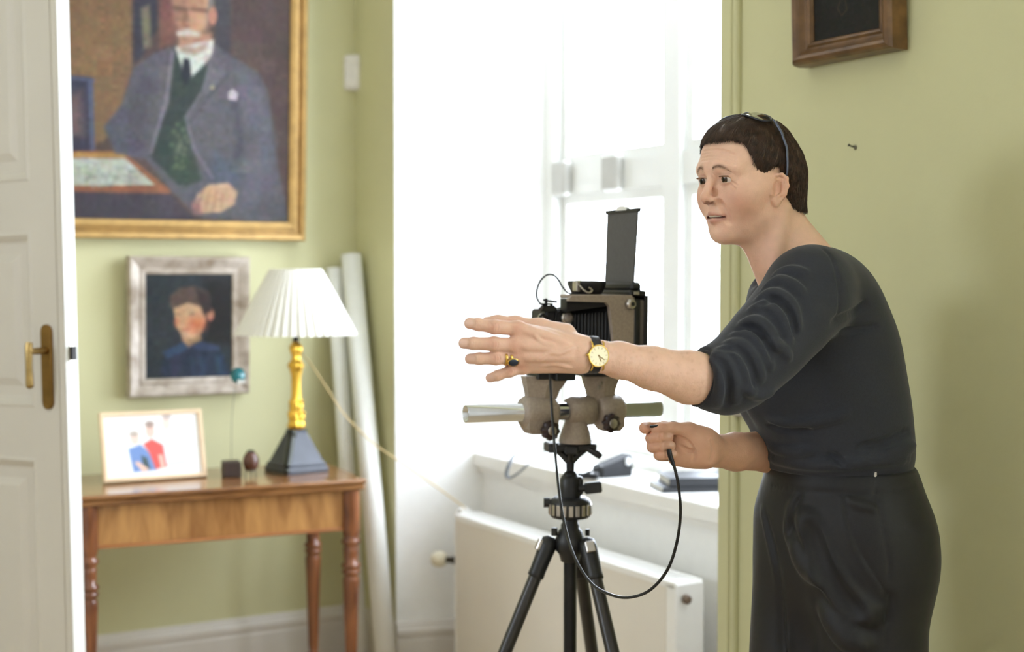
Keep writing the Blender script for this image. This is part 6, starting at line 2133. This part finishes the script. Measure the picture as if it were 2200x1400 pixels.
# shoes
for i in (0, 1):
    s_ = SDF(FT[i] + np.array((-0.25, -0.25, -0.095)), FT[i] + np.array((0.25, 0.25, 0.03)), 0.006)
    a0 = FT[i] - RT_[0] * 0.05; a1 = FT[i] + RT_[0] * 0.15
    a0[2] = 0.045; a1[2] = 0.036
    s_.cap(a0, a1, 0.042, 0.036, 0.02); s_.cap(a0 + np.array((0, 0, 0.03)), a0 + np.array((0, 0, 0.04)), 0.04, 0.04, 0.02)
    s_.half((0, 0, 0.003), (0, 0, -1))
    v_, f_ = s_.mesh(); wpart('shoe', v_, f_, M_black)
# ================================================================== WORN THINGS: watch, rings, glasses
M_goldw = mat('polished_gold', 'E2BC62', rough=0.2, metal=1.0, var=0.06)
M_leather = mat('black_strap_leather', '26252B', rough=0.5, var=0.15, scale=120, bump=0.2, bump_scale=300)
wn = npP(1290, 768, 2.13) - npP(1255, 762, 2.12); wn /= np.linalg.norm(wn)
# strap runs round the wrist in a slightly tilted plane
wc = npP(1270, 763, 2.128)
tilt = np.array((wn[0], wn[1], wn[2] + 0.16)); tilt /= np.linalg.norm(tilt)
ea = np.cross(tilt, (0, 0, 1)); ea /= np.linalg.norm(ea); eb = np.cross(ea, tilt)
if ea[1] > 0:
    ea = -ea                                   # ea towards the camera, eb upwards
if eb[2] < 0:
    eb = -eb


wt = thing('wristwatch', 'gold wristwatch with cream dial on a black leather strap, worn on her outstretched wrist', 'watch', Vector(wc))
rad_ = np.array([surf(ar, wc, ea * math.cos(a) + eb * math.sin(a)) for a in [2 * PI * k / 48 for k in range(48)]])
for _ in range(3):
    rad_ = (np.roll(rad_, 1) + rad_ + np.roll(rad_, -1)) / 3
b = MB()
rings_ = []
for k in range(48):
    a = 2 * PI * k / 48
    d = ea * math.cos(a) + eb * math.sin(a)
    r = rad_[k] + 0.0003
    w = 0.0088
    rings_.append([tuple(d * r + tilt * -w), tuple(d * (r + 0.0022) + tilt * (-w + 0.0008)), tuple(d * (r + 0.0026)), tuple(d * (r + 0.0022) + tilt * (w - 0.0008)), tuple(d * r + tilt * w)])
rings_.append(rings_[0])
b.rings(rings_, caps=False, smooth=True); b.build('strap', M_leather, wt)
fa = ea * 0.985 + eb * 0.02 - tilt * 0.02; fa /= np.linalg.norm(fa)
wu = eb - fa * (eb @ fa); wu /= np.linalg.norm(wu); wr = np.cross(wu, fa)
Mw = Matrix((wr, wu, fa)).transposed().to_4x4(); Mw.translation = Vector(fa * (rad_[0] + 0.0018))
b = MB(); b.M = Mw
b.lathe([(0.014, -0.001), (0.0162, 0.0005), (0.0168, 0.0028), (0.0164, 0.0048), (0.0152, 0.0056), (0.0149, 0.0044)], n=48, caps=False)
case = b.build('case', M_goldw, wt)
b = MB(); b.M = Mw; b.lathe([(0.0150, 0.0046), (0.0001, 0.0046)], n=48, caps=False); b.build('dial', mat('cream_dial', 'EFE4C2', rough=0.35, metal=0.1, var=0.02), case)
b = MB(); b.M = Mw
for k in range(12):
    b.M = Mw @ Matrix.Rotation(2 * PI * k / 12 + 0.1, 4, 'Z')
    b.box(-0.00025, 0.00025, 0.0105, 0.0136, 0.0046, 0.0049)
b.build('hour_marks', mat('gilt_marks', '8A6A34', rough=0.3, metal=0.7), case)['kind'] = 'stuff'
for ang, L_, m_ in ((-2.15, 0.0105, M_goldw), (-2.75, 0.0090, M_goldw)):
    b = MB(); b.M = Mw @ Matrix.Rotation(ang, 4, 'Z'); b.box(-0.0005, 0.0005, -0.002, L_, 0.0049, 0.0053); b.build('watch_hand', mat('dark_gilt_hand', '7A5A28', rough=0.3, metal=0.8), case)
for sx_ in (-1, 1):
    for sy_ in (-1, 1):
        b = MB(); b.M = Mw; b.tube([(0.0085 * sx_, 0.0130 * sy_, 0.002), (0.0092 * sx_, 0.0185 * sy_, 0.0008), (0.0092 * sx_, 0.0215 * sy_, -0.0035)], [0.0016, 0.0015, 0.0012], n=8); b.build('lug', M_goldw, case)
b = MB(); b.M = Mw; b.cyl((-0.0164, 0.0015, 0.0024), (-0.0192, 0.0018, 0.0024), 0.0018, n=14); b.build('crown', M_goldw, case)

# rings on the ring finger
fr0, fr1 = hp(1108, 768, 0.003), hp(1066, 769, -0.004)
fd = fr1 - fr0; fd /= np.linalg.norm(fd)
ra_ = np.cross(fd, (0, 0, 1)); ra_ /= np.linalg.norm(ra_)
if ra_[1] > 0:
    ra_ = -ra_
rb_ = np.cross(fd, ra_)
if rb_[2] < 0:
    rb_ = -rb_


def ring_thing(px, label, wide, grow):
    t_ = np.clip((1108 - px) / 42.0, 0, 1)
    c = fr0 + (fr1 - fr0) * t_
    t = thing('finger_ring', label, 'ring', Vector(c), 0, None)
    rr2 = [surf(ar, c, ra_ * math.cos(a) + rb_ * math.sin(a), 0.003, 0.02) for a in [2 * PI * k / 32 for k in range(32)]]
    rr2 = np.minimum(np.array(rr2), 0.0125)
    for _ in range(2):
        rr2 = (np.roll(rr2, 1) + rr2 + np.roll(rr2, -1)) / 3
    b = MB(); rg = []
    for k in range(32):
        a = 2 * PI * k / 32; d = ra_ * math.cos(a) + rb_ * math.sin(a); r = rr2[k] - 0.0001
        rg.append([tuple(d * r - fd * wide), tuple(d * (r + grow * 0.8) - fd * wide * 0.75), tuple(d * (r + grow)), tuple(d * (r + grow * 0.8) + fd * wide * 0.75), tuple(d * r + fd * wide)])
    rg.append(rg[0])
    b.rings(rg, caps=False, smooth=True); band = b.build('band', M_goldw, t)
    return t, c, rr2


ring_thing(1085.5, 'plain gold band on her ring finger, nearer the fingertip', 0.0020, 0.0016)
t, c, rr2 = ring_thing(1096, 'gold signet ring with an oval dark blue stone on her ring finger', 0.0020, 0.0016)
ds = ra_ * 0.88 - rb_ * 0.46; ds /= np.linalg.norm(ds)
xs_ = fd; ys_ = np.cross(ds, xs_)
Ms = Matrix((xs_, ys_, ds)).transposed().to_4x4(); Ms.translation = Vector(ds * (rr2[29] + 0.0008) - fd * 0.002)
b = MB(); b.M = Ms @ Matrix.Diagonal((1.15, 0.92, 1, 1)); b.lathe([(0.0062, -0.0012), (0.0076, 0.0006), (0.0078, 0.0018), (0.0068, 0.0022)], n=32); bez = b.build('bezel', M_goldw, t)
b = MB(); b.M = Ms @ Matrix.Diagonal((1.15, 0.92, 1, 1)); b.lathe([(0.0069, 0.0016), (0.0066, 0.0025), (0.0045, 0.0036), (0.0001, 0.0040)], n=32, caps=False); b.build('stone', mat('dark_blue_stone', '1E2836', rough=0.12, var=0.2), bez)

# spectacles pushed up on the head
M_spec = mat('dark_spectacle_frame', '23242C', rough=0.28, var=0.1)
M_arm = mat('blue_grey_spectacle_arm', '59617A', rough=0.3, var=0.08)
Hn = w2h(npP(1663, 243, 2.405)); Hn[1] = 0.064
En = w2h(npP(1694, 378, 2.395)); En[1] = 0.0745
Tn = Hn - En; Tn[1] = 0; Tn /= np.linalg.norm(Tn)
hf = np.cross(np.array((0, 1.0, 0)), Tn)
if hf[0] < 0:
    hf = -hf
hf /= np.linalg.norm(hf)
# keep the rims above the hair
lift_ = 0.0
for s in S2:
    for l_ in (0.014, 0.034, 0.056):
        for q_ in (0.0, 0.018, 0.036):
            p_ = np.array((Hn[0], l_ * s, Hn[2])) + hf * q_
            lift_ = max(lift_, 0.0015 - float(hr.sample(p_[None])[0]))
lift_ = min(lift_, 0.012)
up_ = Tn * lift_
g0 = h2w(np.array((Hn[0], 0, Hn[2])) + up_)
gl = thing('spectacles', 'dark framed spectacles pushed up on top of her short brown hair', 'glasses', Vector(g0))
def G(p):
    return tuple(h2w(np.array(p) + up_) - g0)
M_lens = glass_mat('spectacle_lens')
for n_ in M_lens.node_tree.nodes:
    if n_.type == 'MATH' and n_.operation == 'MULTIPLY_ADD':
        n_.inputs[2].default_value = 0.6
for s in S2:
    c = np.array((Hn[0], 0.0345 * s, Hn[2])) + hf * 0.019
    def rim(k, sc=1.0, off=0.0):
        a = 2 * PI * k / 40
        ca, sa = math.cos(a), math.sin(a)
        x = math.copysign(abs(ca) ** 0.75, ca) * 0.0265 * sc; y = math.copysign(abs(sa) ** 0.75, sa) * 0.0185 * sc
        curve = -0.016 * (abs(c[1] + x) / 0.06) ** 2
        return c + np.array((0, x, 0)) + hf * y + Tn * (curve + off)
    b = MB(); b.tube([G(rim(k)) for k in range(41)], 0.0019, n=8, caps=False); r_ = b.build('rim', M_spec, gl)
    b = MB()
    top_ = [G(rim(k, 0.97, 0.0006)) for k in range(40)]
    cc = G(c + Tn * 0.0012)
    b.add(top_ + [cc], [(k, (k + 1) % 40, 40) for k in range(40)], True); b.build('lens', M_lens, r_)
    h0 = np.array((Hn[0], 0.062 * s, Hn[2])) + hf * 0.006 - Tn * 0.016
    e0 = np.array((En[0], En[1] * s, En[2]))
    mid_ = (h0 + e0) / 2 + np.array((0, 0.0065 * s, 0))
    pts_ = [h0, h0 + np.array((0, 0.004 * s, 0)) - Tn * 0.006, mid_, e0, e0 + np.array((-0.004, -0.012 * s, -0.008))]
    pts_ = catmull(pts_, 6)
    fixed = []
    for i_, p_ in enumerate(pts_):
        p_ = np.array(p_)
        for _ in range(8 if i_ < len(pts_) - 6 else 0):
            d_ = float(hr.sample(p_[None])[0])
            if d_ < 0.0048:
                p_[1] += s * (0.0050 - d_) * 0.9
        fixed.append(p_)
    b = MB(); b.tube([G(p_) for p_ in fixed], [0.0034 - 0.0012 * (i / (len(fixed) - 1)) for i in range(len(fixed))], n=8, flat=0.5, flat_dir=tuple(RH[1]))
    arm_ = b.build('temple_arm', M_arm, gl)
    b = MB()
    for q_ in (2, 4):
        b.sphere(tuple(np.array(G(fixed[q_])) + RH[1] * s * 0.0016), 0.0010, 10, 6)
    b.build('hinge_pins', M_silver2, arm_)['kind'] = 'stuff'
b = MB(); b.tube(catmull([G(np.array((Hn[0], 0.0085, Hn[2])) + hf * 0.012), G(np.array((Hn[0], 0, Hn[2])) + hf * 0.010 + Tn * 0.002), G(np.array((Hn[0], -0.0085, Hn[2])) + hf * 0.012)], 6), 0.0019, n=8); b.build('bridge', M_spec, gl)
